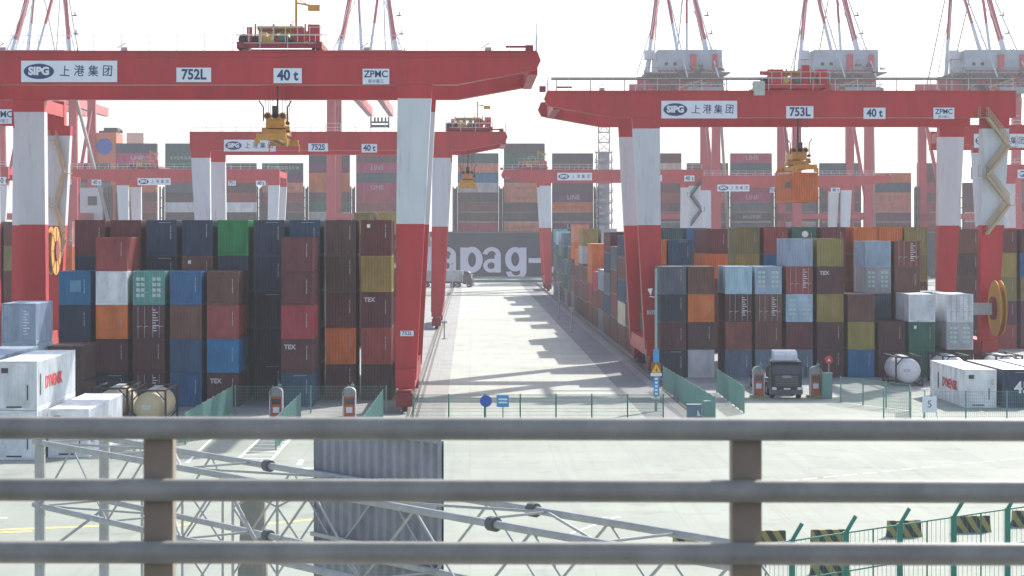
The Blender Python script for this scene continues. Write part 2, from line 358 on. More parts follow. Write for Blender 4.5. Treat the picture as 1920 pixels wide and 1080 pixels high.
LINES = LINES.mesh('data_lines', [WMARK])

PAL = {  # real paint colours
 'maroon': (0.105,0.030,0.032), 'dark maroon': (0.070,0.026,0.030), 'brown': (0.120,0.055,0.042), 'dark brown': (0.065,0.040,0.036),
 'rust red': (0.240,0.050,0.045), 'crimson': (0.30,0.035,0.05), 'red brown': (0.170,0.050,0.040), 'orange': (0.50,0.135,0.030),
 'navy blue': (0.020,0.042,0.080), 'dark navy': (0.014,0.026,0.045), 'steel blue': (0.022,0.070,0.125), 'bright blue': (0.015,0.135,0.275),
 'royal blue': (0.018,0.100,0.220), 'slate': (0.085,0.110,0.135), 'slate blue': (0.085,0.145,0.195), 'light blue': (0.30,0.43,0.52), 'pale grey': (0.36,0.38,0.39),
 'blue grey': (0.24,0.31,0.39), 'white': (0.62,0.66,0.68), 'cream': (0.50,0.46,0.36), 'olive yellow': (0.26,0.205,0.055), 'olive': (0.17,0.15,0.055),
 'green': (0.010,0.22,0.065), 'dark green': (0.020,0.110,0.070), 'teal': (0.085,0.28,0.26), 'purple': (0.105,0.030,0.075), 'magenta': (0.38,0.025,0.12),
 'charcoal': (0.062,0.054,0.055), 'grey': (0.14,0.15,0.155), 'pink': (0.42,0.20,0.20), 'dark teal': (0.03,0.09,0.10), 'salmon': (0.50,0.20,0.12)}
ORD = ['', 'bottom', 'second', 'third', 'fourth', 'fifth', 'sixth', 'seventh', 'eighth', 'ninth', 'tenth']
NTH = ['zeroth', 'first', 'second', 'third', 'fourth', 'fifth', 'sixth', 'seventh', 'eighth', 'ninth', 'tenth', 'eleventh', 'twelfth', 'thirteenth', 'fourteenth',
       'fifteenth', 'sixteenth', 'seventeenth', 'eighteenth', 'nineteenth', 'twentieth', 'twenty first', 'twenty second']
def container(x, y, z, colname, label, group, L=6.06, H=2.59, style='end', mark=None, rz=0, name='shipping_container', cat='shipping container', strip_=None):
    """x = left edge of the end facing the camera, y = distance of that end, z = bottom"""
    c = PAL[colname]; j = random.uniform(0.95, 1.22); tv = 0.01 if colname in ('white', 'pale grey') else 0.04; c = tuple(min(0.75, v_*j*random.uniform(1-tv, 1+tv)) for v_ in c)+(1,)
    o = link(cm('body', L, H), name, None, label=label, category=cat, group=group)
    o.location = (x+CW/2, y, z); o.color = c
    if rz: o.rotation_euler = (0, 0, rz); o.location = (x, y, z)
    if style in ('end', 'reef'):
        p = link(cm(style, H), 'end_panel', o); p.color = c
    elif style == 'door':
        for k, sx in (('door', 1), ('doorL', -1)):
            cm('door', H); d = link(CM[(k, H)], 'door', o); d.color = c
            for xx in (0.32, 0.82):
                r_ = link(cm('rod', H), 'lock_rod', d); r_.location = (sx*xx, 0, 0)
        pz = link(PATCH if colname in ('teal', 'light blue', 'pale grey') else LINES, 'data_plates', o); pz.location = (0.62, -0.05, 0.6)
        if colname in ('teal', 'light blue', 'pale grey'):
            pz = link(PATCH, 'data_plates', o); pz.location = (-0.62, -0.05, 0.6)
    if strip_ is None: strip_ = style == 'end' and colname not in ('green', 'olive yellow') and random.random() < 0.75
    if strip_: s_ = link(STRIP_ME, 'code_strip', o); s_.location = (0.74, -0.006, H-1.75+random.uniform(0, 0.4))
    if style == 'end' and colname in ('navy blue', 'dark navy', 'steel blue') and random.random() < 0.7:
        s_ = link(VENT, 'name_strip', o); s_.location = (0.25, -0.012, H-0.2)
    if mark == 'tex': text('TEX', 0.48, mat('tex_grey', (0.5, 0.5, 0.5)), o, (-0.55, -0.012, H-0.62), 0.02)
    elif mark == 'round':
        MB().tube((0.1, -0.03, 2.05), (0.1, 0.0, 2.05), 0.33, 16).build('round_logo', WMARK, o)
    elif mark == 'patch': MB().box(-0.35, 0.5, -0.01, 0.0, 1.0, 1.9).build('pale_patch', mat('patch_blue', (0.10, 0.27, 0.42)), o)
    elif mark == 'spot': MB().box(-0.75, -0.5, -0.01, 0.0, H-0.62, H-0.34).build('sticker', WMARK, o)
    return o

def stack(cols, x_of, y, pitch, H, blk, group, L=6.06, wordfn=None):
    for ci, tiers in cols.items():
        for ti, spec in enumerate(tiers):
            if spec is None: continue
            if isinstance(spec, str): spec = (spec,)
            cn = spec[0]; st = 'end'; mk = None
            for q in spec[1:]:
                if q in ('door', 'reef', 'end'): st = q
                else: mk = q
            lab = f"{cn} container, {ORD[ti+1]} tier, {NTH[ci]} column {blk}" if len(cols) > 1 else f"{cn} container, {ORD[ti+1]} tier {blk}"
            if st == 'door': lab = lab.replace('container', 'door end container', 1)
            container(x_of(ci), y, ti*pitch, cn, lab, group, L, H, st, mk)

# left block, nearest row (photo columns at 110, 180, 248, 318, 388 ... px)
GL = 'containers stacked in the left block'; GR = 'containers stacked in the right block'
row1 = {1: ['dark navy', 'dark brown', 'navy blue', ('bright blue', 'patch')],
        2: ['dark navy', 'dark maroon', 'orange', ('white', 'reef'), 'rust red'],
        3: [('dark maroon', 'door'), 'dark maroon', ('dark maroon', 'door'), ('teal', 'door')],
        4: ['royal blue', 'steel blue', 'brown', 'royal blue'],
        5: [('dark maroon', 'tex'), 'bright blue', 'rust red', 'brown'],
        7: ['steel blue', ('dark maroon', 'tex'), 'crimson', 'maroon', 'maroon']}
stack(row1, lambda c: -31.61+2.85*(c-1), 164, 2.61, 2.59, 'of the nearest left row', GL)
row2 = {1: ['dark maroon']*2+['dark navy', 'navy blue', 'maroon'], 2: ['dark maroon']*4+['maroon'],
        3: ['dark navy']*3+['dark navy', 'navy blue'], 4: ['dark navy']*3+[('brown', 'spot'), 'navy blue'],
        5: ['dark navy']*3+['navy blue', 'green'], 6: ['dark navy', 'dark navy', 'dark navy', 'navy blue', 'navy blue'],
        7: ['dark navy']*4+['steel blue'], 8: ['dark maroon', 'orange', 'dark maroon', 'dark brown', 'dark brown'],
        9: ['dark brown', 'rust red', ('dark maroon', 'tex'), 'olive yellow', ('maroon', 'spot')]}
stack(row2, lambda c: -31.57+2.86*(c-1), 170.4, 2.88, 2.87, 'of the second left row', GL)
for k, yy in enumerate((177, 183.4, 189.8, 196.2)):
    cs = [random.choice(['maroon', 'dark navy', 'rust red', 'brown', 'slate']) for _ in range(4)]
    stack({9: cs}, lambda c: -31.57+2.86*(c-1), yy, 2.61, 2.59, f'of left row {["three","four","five","six"][k]}', GL)
stack({7: ['maroon']*5+['olive'], 8: ['brown']*5+[('olive yellow',)]}, lambda c: -13.6+2.9*(c-7), 250, 2.61, 2.59, 'of the far left row', GL)
# in front of / left of the left block
container(-30.45, 154, 0, 'dark brown', 'dark brown container under another one in front of the left block', GL)
container(-30.45, 154, 2.61, 'dark brown', 'dark brown container on top of another one in front of the left block', GL, strip_=False)
for t_ in range(3):
    container(-33.15, 151, 2.8*t_, 'blue grey', f'pale blue grey container with doors, {ORD[t_+1]} of three beside the left crane leg', GL, 6.06, 2.79, 'door')
# block beyond, at the far left
stack({1: ['brown', 'dark brown', 'dark brown', 'dark brown', 'dark brown'], 2: ['dark brown', 'maroon', 'maroon', 'olive', 'brown'],
       3: ['brown', 'maroon', 'crimson', 'orange', 'pink']}, lambda c: [0, -58.2, -55.3, -49.6][c], 253, 2.92, 2.9, 'of the farthest left block', 'containers in the far left block')

# right block, nearest row
XR1 = [0, 17.5, 20.1, 23.55, 26.3, 29.15, 32.0, 34.85, 37.65, 40.45, 43.0, 43.95]
rr1 = {1: ['dark navy', 'dark maroon', 'dark navy', 'slate'], 2: [('pale grey', 'reef'), 'dark brown', 'orange', 'brown'],
       3: ['slate blue', 'red brown', ('dark maroon', 'door'), 'light blue'], 4: ['slate blue', 'brown', ('brown', 'door'), ('light blue', 'door')],
       5: ['slate blue', 'maroon', ('light blue', 'door'), ('rust red', 'door'), 'blue grey'],
       6: ['dark maroon', 'dark maroon', 'olive yellow', ('dark maroon', 'tex'), 'olive yellow'],
       7: ['bright blue', 'olive yellow', 'brown'], 8: ['dark maroon', 'dark maroon'], 9: ['dark green', ('dark green', 'spot'), ('white', 'reef')],
       11: ['dark brown', ('pale grey', 'door'), ('white', 'door')]}
stack(rr1, lambda c: XR1[c], 196.6, 2.56, 2.55, 'of the nearest right row', GR)
stack({10: ['navy blue', 'steel blue', 'steel blue']}, lambda c: XR1[c], 203.4, 2.56, 2.55, 'behind the green one of the right row', GR)
rr2 = {8: ['slate', 'slate', 'slate', ('pale grey', 'door'), ('blue grey', 'reef')], 9: ['brown', 'brown', 'maroon', 'brown', ('red brown', 'door')]}
stack(rr2, lambda c: XR1[c]+0.05, 203.4, 2.51, 2.50, 'of the second right row', GR)
stack({6.5 and 6: ['brown', 'brown', 'brown', 'white']}, lambda c: 34.2, 210.4, 2.6, 2.59, 'of the second right row', GR)
rr3 = {1: ['navy blue', 'brown', 'maroon', 'maroon', 'orange'], 2: ['maroon', 'navy blue', 'navy blue', 'steel blue', 'steel blue']}
stack(rr3, lambda c: [0, 17.5, 20.15][c], 216.4, 2.52, 2.51, 'of the third right row', GR)
rr4 = {1: ['maroon']*3+['orange', 'maroon'], }
stack(rr4, lambda c: 26.1, 236, 2.74, 2.73, 'of the fourth right row', GR, 12.19)
rr5 = {1: ['olive', 'maroon', 'brown', 'olive yellow', 'olive'], 2: ['brown', 'brown', 'maroon', 'royal blue', 'rust red'],
       3: ['brown', 'maroon', 'maroon', 'brown', ('dark green', 'round')], 4: ['maroon', 'brown', 'brown', 'maroon', 'maroon'],
       5: ['brown', 'navy blue', 'orange', 'orange', 'orange'], 6: ['maroon', 'brown', 'orange', 'orange', 'orange'], 7: ['brown', 'maroon', 'brown', 'olive', 'olive']}
stack(rr5, lambda c: [0, 26.75, 29.6, 32.5, 35.5, 38.8, 41.3, 43.9][c]+0.35, 217.5, 2.78, 2.77, 'of the tall right row', GR)
rr6 = {1: ['brown']*4+['dark green'], 2: ['slate']*4+['dark teal'], 3: ['brown']*4+['royal blue']}
stack(rr6, lambda c: [0, 20.8, 23.7, 26.6][c], 262, 2.77, 2.76, 'of the rear right row', GR)
# lane side of the right block, row after row going back
hts = [(229, 4), (242, 5), (255, 4), (268, 5), (281, 3), (294, 3), (307, 4), (320, 3), (333, 5), (346, 4), (359, 5), (372, 4), (385, 3), (398, 5), (411, 4), (424, 5), (437, 5)]
cc = [['maroon','brown','slate','navy blue','maroon'], ['brown','cream','steel blue','brown','navy blue'], ['brown','red brown','brown','slate','cream'],
      ['brown','steel blue','slate','navy blue','maroon'], ['grey','brown','blue grey'], ['brown','red brown','crimson'], ['brown','rust red','orange','orange'],
      ['maroon','brown','brown'], ['dark brown','brown','brown','pale grey','olive yellow'], ['brown','maroon','brown','orange'], ['grey','red brown','maroon','orange','salmon'],
      ['maroon','dark green','dark teal','brown'], ['grey','charcoal','slate'], ['charcoal','dark green','dark teal','dark green','slate blue'],
      ['charcoal','slate','dark teal','grey'], ['slate','grey','slate','dark green','light blue'], ['grey','brown','olive','slate','teal']]
for k, (yy, h_) in enumerate(hts):
    stack({1: cc[k][:h_]}, lambda c: 17.6, yy, [2.76, 2.6, 2.9, 2.66][k % 4], [2.75, 2.59, 2.89, 2.65][k % 4], f'beside the lane, {NTH[k+1]} bay', 'containers along the right edge of the lane', 12.19)
stack({1: ['brown', 'maroon', 'brown', 'maroon', 'maroon']}, lambda c: 20.5, 255, 2.76, 2.75, 'one back from the lane', GR, 12.19)
stack({1: ['brown', 'maroon', 'brown', 'slate', 'pale grey']}, lambda c: 20.5, 333, 2.76, 2.75, 'one back from the lane, farther', GR, 12.19)
# block at the right edge of the picture
stack({1: ['dark brown', 'dark brown', 'dark brown', 'dark brown', 'brown'], 2: ['rust red', 'purple', 'olive', 'dark maroon', 'dark maroon'][:1]+['purple', 'olive', 'olive yellow', 'maroon'],
       3: ['maroon', 'purple', 'olive', 'royal blue', 'dark maroon']}, lambda c: [0, 55.9, 60.1, 63.0][c], 244, 2.74, 2.73, 'of the block at the right edge', 'containers in the far right block')

# white refrigerated containers near the camera
def reefer(x, y, z, label, cn='white', txt=None, side=1, group='refrigerated containers in front of the stacks', L=12.19, style='reef', tcol=RMARK):
    o = container(x, y, z, cn, label, group, L, 2.9, style, name='refrigerated_container', cat='refrigerated container', strip_=False)
    if style == 'reef':
        u = MB(); u.box(-0.9, -0.5, -0.01, 0.02, 2.2, 2.5).box(0.62, 0.68, -0.03, 0.02, 0.6, 1.5); u.build('unit_vent', DMARK, o)
        MB().box(-0.6, 0.3, -0.02, 0.02, 0.15, 0.24).build('forklift_slot', DMARK, o)
    if txt:
        xs = side*(CW/2+0.012)
        text(txt, 1.0, tcol, o, (xs, L*0.42, 1.45), 0.03, rz=R(90)*side, squeeze=1.15)
        MB().box(min(xs, xs-0.004*side), max(xs, xs-0.004*side), L*0.42-side*4.1-0.15, L*0.42-side*4.1+0.15, 0.85, 2.1).build('side_emblem', DMARK, o)
    return o
reefer(-28.04, 126.2, 2.92, 'white refrigerated container with red side lettering, topmost at the left edge', txt='DYMENSK', side=1)
reefer(-28.04, 126.2, 0, 'white refrigerated container at the left edge, carrying the one with red lettering')
reefer(-25.2, 127.5, 0, 'white refrigerated container on the ground, beside the tank containers on the left', txt='DYMENSK', side=1)
reefer(-31.4, 131, 2.92, 'white refrigerated container cut by the left edge, behind the red lettered one', 'blue grey')
reefer(-31.4, 131, 0, 'white refrigerated container on the ground cut by the left edge', 'blue grey')
reefer(37.85, 163.2, 0, 'pale grey refrigerated container with red side lettering by the right fence', 'white', txt='DYMENSK', side=-1)
o45 = reefer(40.75, 163.2, 0, 'navy container numbered 45 next to the pale refrigerated one', 'navy blue', style='end')
text('45', 1.25, WMARK, o45, (0.3, -0.03, 1.5), 0.03)
roofw = mat('roof_white', (0.72, 0.74, 0.75), 0.5, var=0.08)
MB().box(-1.14, 1.14, 0.1, 12.0, 2.9, 2.915).build('roof_sheet', roofw, o45)
reefer(43.65, 164.5, 0, 'white refrigerated container at the right edge beyond the navy one', 'white')

# ------------------------------------------------------------------ tank containers
def tank(x, y, z, label, mt, group='tank containers in steel frames', L=6.06):
    t = thing('tank_container', label, 'tank container', (x+CW/2, y, z), group=group); w = CW/2; H = 2.59; b = MB()
    for xx in (-w+0.07, w-0.07):
        for yy in (0.07, L-0.07): b.box(xx-0.07, xx+0.07, yy-0.07, yy+0.07, 0, H)
        b.box(xx-0.06, xx+0.06, 0.14, L-0.14, H-0.12, H-0.01); b.box(xx-0.06, xx+0.06, 0.14, L-0.14, 0.02, 0.14)
    for yy in (0.07, L-0.07):
        b.box(-w+0.14, w-0.14, yy-0.05, yy+0.05, H-0.13, H-0.01); b.box(-w+0.14, w-0.14, yy-0.05, yy+0.05, 0.02, 0.16)
        for sx in (-1, 1):
            b.beam((sx*(w-0.1), yy, H-0.75), (sx*(w-0.7), yy, H-0.1), 0.09); b.beam((sx*(w-0.1), yy, 0.7), (sx*(w-0.6), yy, 0.12), 0.09)
    b.build('frame', DARK, t)
    tb = MB(); n = 20; prof = [(0.18, 0.35), (0.22, 0.75), (0.35, 1.0), (0.55, 1.1), (L-0.55, 1.1), (L-0.35, 1.0), (L-0.22, 0.75), (L-0.18, 0.35)]
    vs_ = []
    for (yy, rr) in prof:
        for i in range(n):
            a = 2*math.pi*i/n; vs_.append((rr*math.cos(a), yy, 1.3+rr*math.sin(a)))
    fs_ = [(j*n+i, (j+1)*n+i, (j+1)*n+(i+1) % n, j*n+(i+1) % n) for j in range(len(prof)-1) for i in range(n)]
    fs_ += [tuple(range(n)), tuple(range(len(prof)*n-1, (len(prof)-1)*n-1, -1))]
    tb.add(vs_, fs_); o = tb.build('tank', mt, t, smooth=True)
    MB().box(-0.5, 0.1, 0.12, 0.16, 1.2, 1.5).build('label_plate', LGREY, t)
    MB().tube((0, 3, 2.35), (0, 3, 2.5), 0.3, 12).box(-0.3, 0.3, 0.6, 5.4, 2.46, 2.49).build('manhole_walkway', GREYS, t)
    return t
tank(-23.35, 147, 0, 'beige tank container in a dark frame beside the left gate lanes', TANKB)
tank(-26.3, 149, 0, 'cream tank container behind the ground level refrigerated container', TANKB)
tank(37.0, 185.5, 0, 'white tank container in a dark frame, leftmost in the right yard', TANKW)
tank(41.4, 187, 0, 'white tank container in the right yard, second from the left', TANKW)
tank(46.2, 187.5, 0, 'white tank container in the right yard, third from the left', TANKW)

# ------------------------------------------------------------------ signs on cranes
def board(parent, x0, x1, z0, z1, y, kind, col=None):
    b = MB().box(x0, x1, y-0.06, y, z0, z1).build('sign_board', SIGNW, parent); h = z1-z0; cx = (x0+x1)/2; cz = (z0+z1)/2; w = x1-x0
    if kind == 'SIPG':
        e = MB(); n = 28; ex = x0+w*0.185; pts = [(ex+w*0.158*math.cos(2*math.pi*i/n), cz+h*0.36*math.sin(2*math.pi*i/n)) for i in range(n)]
        e.prism(pts, y-0.085, y-0.0605); em = e.build('emblem', NAVY, b)
        text('SIPG', h*0.50, SIGNW, b, (ex, y-0.095, cz), 0.025*h, name='emblem_lettering')
        for i, ch in enumerate('上港集团'):
            text(ch, h*0.56, NAVY, b, (x0+w*(0.455+0.148*i), y-0.075, cz-0.04+0.03*(i % 2)), 0.004*h, squeeze=0.9, ry=R(4))
    elif kind == 'ZPMC':
        text('ZPMC', h*0.62, NAVY, b, (cx, y-0.075, cz+h*0.14), 0.012*h, squeeze=0.95)
        text('振华重工', h*0.26, NAVY, b, (cx, y-0.075, cz-h*0.32), 0.0)
    elif kind: text(kind, h*0.98, NAVY, b, (cx, y-0.075, cz), 0.032*h, squeeze=0.88)
    return b

# ------------------------------------------------------------------ railings used on cranes
def handrail(b, x0, x1, y, z, h=1.1, step=1.7, r=0.028, m=0):
    n = max(1, int(abs(x1-x0)/step))
    for i in range(n+1):
        x = x0+(x1-x0)*i/n; b.beam((x, y, z), (x, y, z+h), 2*r, m=m)
    for k in (0.5, 1.0): b.beam((x0, y, z+h*k), (x1, y, z+h*k), 2*r*0.9, m=m)

def stairs(name, parent, x, y, z0, z1, w=3.0, flight=2.6, mt=BEIGE):
    """zigzag stair: flights run sideways in front of a leg, with landings and handrails"""
    b = MB(); n = max(1, round((z1-z0)/flight)); fl = (z1-z0)/n
    for i in range(n):
        za = z0+i*fl; zb = za+fl; xa, xb = (x-w/2, x+w/2) if i % 2 == 0 else (x+w/2, x-w/2)
        for dy in (0, 0.75):
            b.beam((xa, y+dy, za), (xb, y+dy, zb), 0.07, 0.22); b.beam((xa, y+dy, za+1.0), (xb, y+dy, zb+1.0), 0.05)
            b.beam((xa, y+dy, za+0.5), (xb, y+dy, zb+0.5), 0.05)
            for q in range(12): xx = xa+(xb-xa)*(q+0.5)/12; zz = za+fl*(q+0.5)/12; b.beam((xx, y+dy, zz), (xx, y+dy, zz+1.0), 0.04)
        for q in range(9): xx = xa+(xb-xa)*(q+0.5)/9; zz = za+fl*(q+0.5)/9; b.box(xx-0.13, xx+0.13, y, y+0.75, zz-0.02, zz+0.02)
        b.box(min(xb, xb+(0.7 if xb > xa else -0.7)), max(xb, xb+(0.7 if xb > xa else -0.7)), y-0.05, y+0.8, zb-0.06, zb)
        sx = xb+(0.7 if xb > xa else -0.7)
        b.beam((sx, y, zb), (sx, y, zb+1.0), 0.05); b.beam((sx, y+0.75, zb), (sx, y+0.75, zb+1.0), 0.05); b.beam((sx, y, zb+1), (sx, y+0.75, zb+1), 0.05)
    return b.build(name, mt, parent)

# ------------------------------------------------------------------ yard gantry cranes
def gantry(label, XL, XR, D, ztop=27.0, tip=None, end=None, signs=(), troll=None, dY=18.4, reel=None, stair=None, tray=False, gd=2.45, small=False, plate=None, tcol='y'):
    """XL, XR leg centre lines; tip = x of tapered cantilever end, end = x of the plain end"""
    t = thing('gantry_crane', label, 'gantry crane', (0, 0, 0), group='red and white gantry cranes over the container blocks')
    zb = ztop-gd; right = tip > end
    sg = 1 if right else -1; legt = XR if right else XL     # leg on the cantilever side
    for gi, yy in enumerate((D, D+dY)):
        root = legt+sg*3.2
        pts = [(end, ztop), (end, zb), (root, zb), (tip-sg*0.35, zb+1.1), (tip, ztop-0.65), (tip-sg*0.25, ztop)]
        if right: pts = pts[::-1]
        g = MB(); g.prism(pts[::-1] if not right else pts[::-1], yy, yy+1.5)
        g.box(min(end, tip-sg*0.3), max(end, tip-sg*0.3), yy-0.14, yy+1.64, ztop-0.02, ztop+0.09)
        if not small:
            g.box(min(end, tip)+0.3, max(end, tip)-0.9, yy-0.05, yy, ztop-0.42, ztop-0.36)
            n = int(abs(tip-end)/2.4)
            for i in range(1, n):
                xx = min(end, tip)+i*abs(tip-end)/n; g.box(xx-0.012, xx+0.012, yy-0.012, yy, zb+(0.9 if xx*sg > root*sg else 0.05), ztop-0.1)
        g.build('girder', RED, t)
        for X in (XL, XR):
            o = 1 if X == XR else -1      # outer side slants
            it, ot, ib, ob = X-o*1.25, X+o*1.35, X-o*1.45, X+o*0.15
            zt, zm, zl = zb, 14.05, 2.3
            cap = zt-1.05
            def sl(z):  # x of inner and outer edge at height z
                k = (z-zl)/(zt-zl); return ib+(it-ib)*k, ob+(ot-ob)*k
            lg = MB()
            ya, yb = (yy+0.1, yy+1.45)
            for (z0_, z1_, mi) in ((zl, zm, 0), (zm, cap, 1), (cap, zt, 0)):
                a0, c0 = sl(z0_); a1, c1 = sl(z1_)
                pts2 = [(a0, z0_), (c0, z0_), (c1, z1_), (a1, z1_)]
                if o < 0: pts2 = [(c0, z0_), (a0, z0_), (a1, z1_), (c1, z1_)]
                lg.prism(pts2, ya, yb, mi)
            if not small:
                for zz in (6.0, 10.0, 18.0): a0, c0 = sl(zz); lg.box(min(a0, c0)+0.05, max(a0, c0)-0.05, ya-0.012, ya, zz-0.012, zz+0.012, 0 if zz < 14 else 1)
            lo = lg.build('leg', [RED, WHT], t)
            if plate and gi == 0:
                a0, c0 = sl(6.0); pb = MB().box((a0+c0)/2-0.5, (a0+c0)/2+0.5, ya-0.04, ya-0.005, 5.6, 6.0).build('number_plate', SIGNW, lo)
                text(plate, 0.4, NAVY, pb, ((a0+c0)/2, ya-0.05, 5.8), 0.006)
            # lit strip edge (welded ladder rail) on the cantilever side
            # bogies
            xb_ = X-o*0.65; bo = MB()
            bo.box(xb_-0.5, xb_+0.5, yy-2.4, yy+4.0, 1.05, 1.7)
            for cy in (yy-1.3, yy+2.9):
                bo.prism_x([(cy-1.35, 0.55), (cy+1.35, 0.55), (cy+1.0, 1.15), (cy-1.0, 1.15)], xb_-0.35, xb_+0.35)
            bo.box(xb_-0.62, xb_+0.62, yy-2.6, yy-2.4, 0.5, 1.5)
            bo.build('bogie', REDDK, t)
            for cy in (yy-2.1, yy-0.5, yy+2.1, yy+3.7):
                MB().tube((xb_-0.2, cy, 0.5), (xb_+0.2, cy, 0.5), 0.42, 14).build('wheel', DARK, t)
    for X in (XL, XR):
        o = 1 if X == XR else -1; xb_ = X-o*0.65
        s = MB(); s.box(xb_-0.72, xb_+0.72, D-0.6, D+dY+2.1, 1.7, 3.1); s.build('sill_beam', RED, t)
    for xx in (end+(0.05 if end < tip else -0.75), tip-sg*0.9): MB().box(xx, xx+0.7, D+1.5, D+dY, ztop-1.6, ztop-0.3).build('end_tie', RED, t)
    # walkway rails
    h = MB(); x0, x1 = min(end, tip)+0.2, max(end, tip)-0.3
    handrail(h, x0, x1, D-0.1, ztop+0.09, 1.15, 2.05, 0.022 if not small else 0.035)
    handrail(h, x0, x1, D+dY+1.6, ztop+0.09, 1.15, 2.05, 0.022 if not small else 0.035)
    te = tip-sg*0.35
    h.beam((te, D, ztop), (te, D, ztop+2.2), 0.08); h.beam((te, D+1.4, ztop), (te, D+1.4, ztop+1.2), 0.05)
    h.build('handrail', LGREY, t)
    bs = MB(); bs.box(te-0.5-0.3, te-0.5+0.3, D+0.4, D+1.0, ztop, ztop+0.55); bs.tube((te-sg*0.8, D+0.7, ztop+0.45), (te-sg*2.3, D+0.7, ztop+0.45), 0.09)
    bs.build('buffer', REDDK, t)
    if tray:
        tr = MB(); tr.box(x0+0.5, x1, D+1.0, D+1.5, ztop+1.18, ztop+1.42)
        for i in range(14): xx = x0+1+(x1-x0-2)*i/13; tr.beam((xx, D+1.25, ztop), (xx, D+1.25, ztop+1.2), 0.08)
        tr.build('cable_tray', mat('tray_grey', (0.16, 0.16, 0.14)), t)
    # small junction lamps on the top flange
    if not small:
        for i in range(5):
            lm = MB(); xx = x0+(i+0.6)*(x1-x0)/5; lm.box(xx-0.25, xx+0.25, D+0.5, D+0.8, ztop+0.09, ztop+0.4); lm.beam((xx-0.5, D+0.6, ztop+0.35), (xx+0.1, D+0.6, ztop+0.7), 0.07)
            lm.build('floodlight', GREYS, t)
    for (px0, px1, py0, py1, kd) in signs:
        board(t, PX(px0, D), PX(px1, D), PZ(py1, D), PZ(py0, D), D-0.01, kd)
    if troll is not None: trolley(t, troll, D, dY, ztop, tcol, small)
    if reel:
        rx, rz_, rr, ry = reel; c = MB(); n = 30
        for k in range(2):
            xo = rx-0.28+k*0.5; c.tube((xo, ry, rz_), (xo+0.06, ry, rz_), rr, n)
        c.tube((rx-0.25, ry, rz_), (rx+0.25, ry, rz_), rr*0.62, n)
        ro = c.build('cable_reel', YEL, t)
        q = MB(); q.tube((rx-0.55, ry, rz_), (rx+0.45, ry, rz_), rr*0.42, 18)
        for i in range(8): a = i*math.pi/4; q.beam((rx+0.30, ry, rz_), (rx+0.30, ry+math.cos(a)*rr*0.95, rz_+math.sin(a)*rr*0.95), 0.05)
        q.build('reel_hub', REDDK, ro)
        mo = MB(); mo.box(rx-2.4, rx-0.6, ry-0.5, ry+0.5, rz_-0.6, rz_+0.5); mo.build('reel_motor_box', GREYS, ro)
    if stair:
        sx, sz0, sz1, w_, fl_, mt_ = stair[:6]; stairs('staircase', t, sx, D-0.95+(stair[6] if len(stair) > 6 else 0), sz0, sz1, w_, fl_, mt_)
    return t

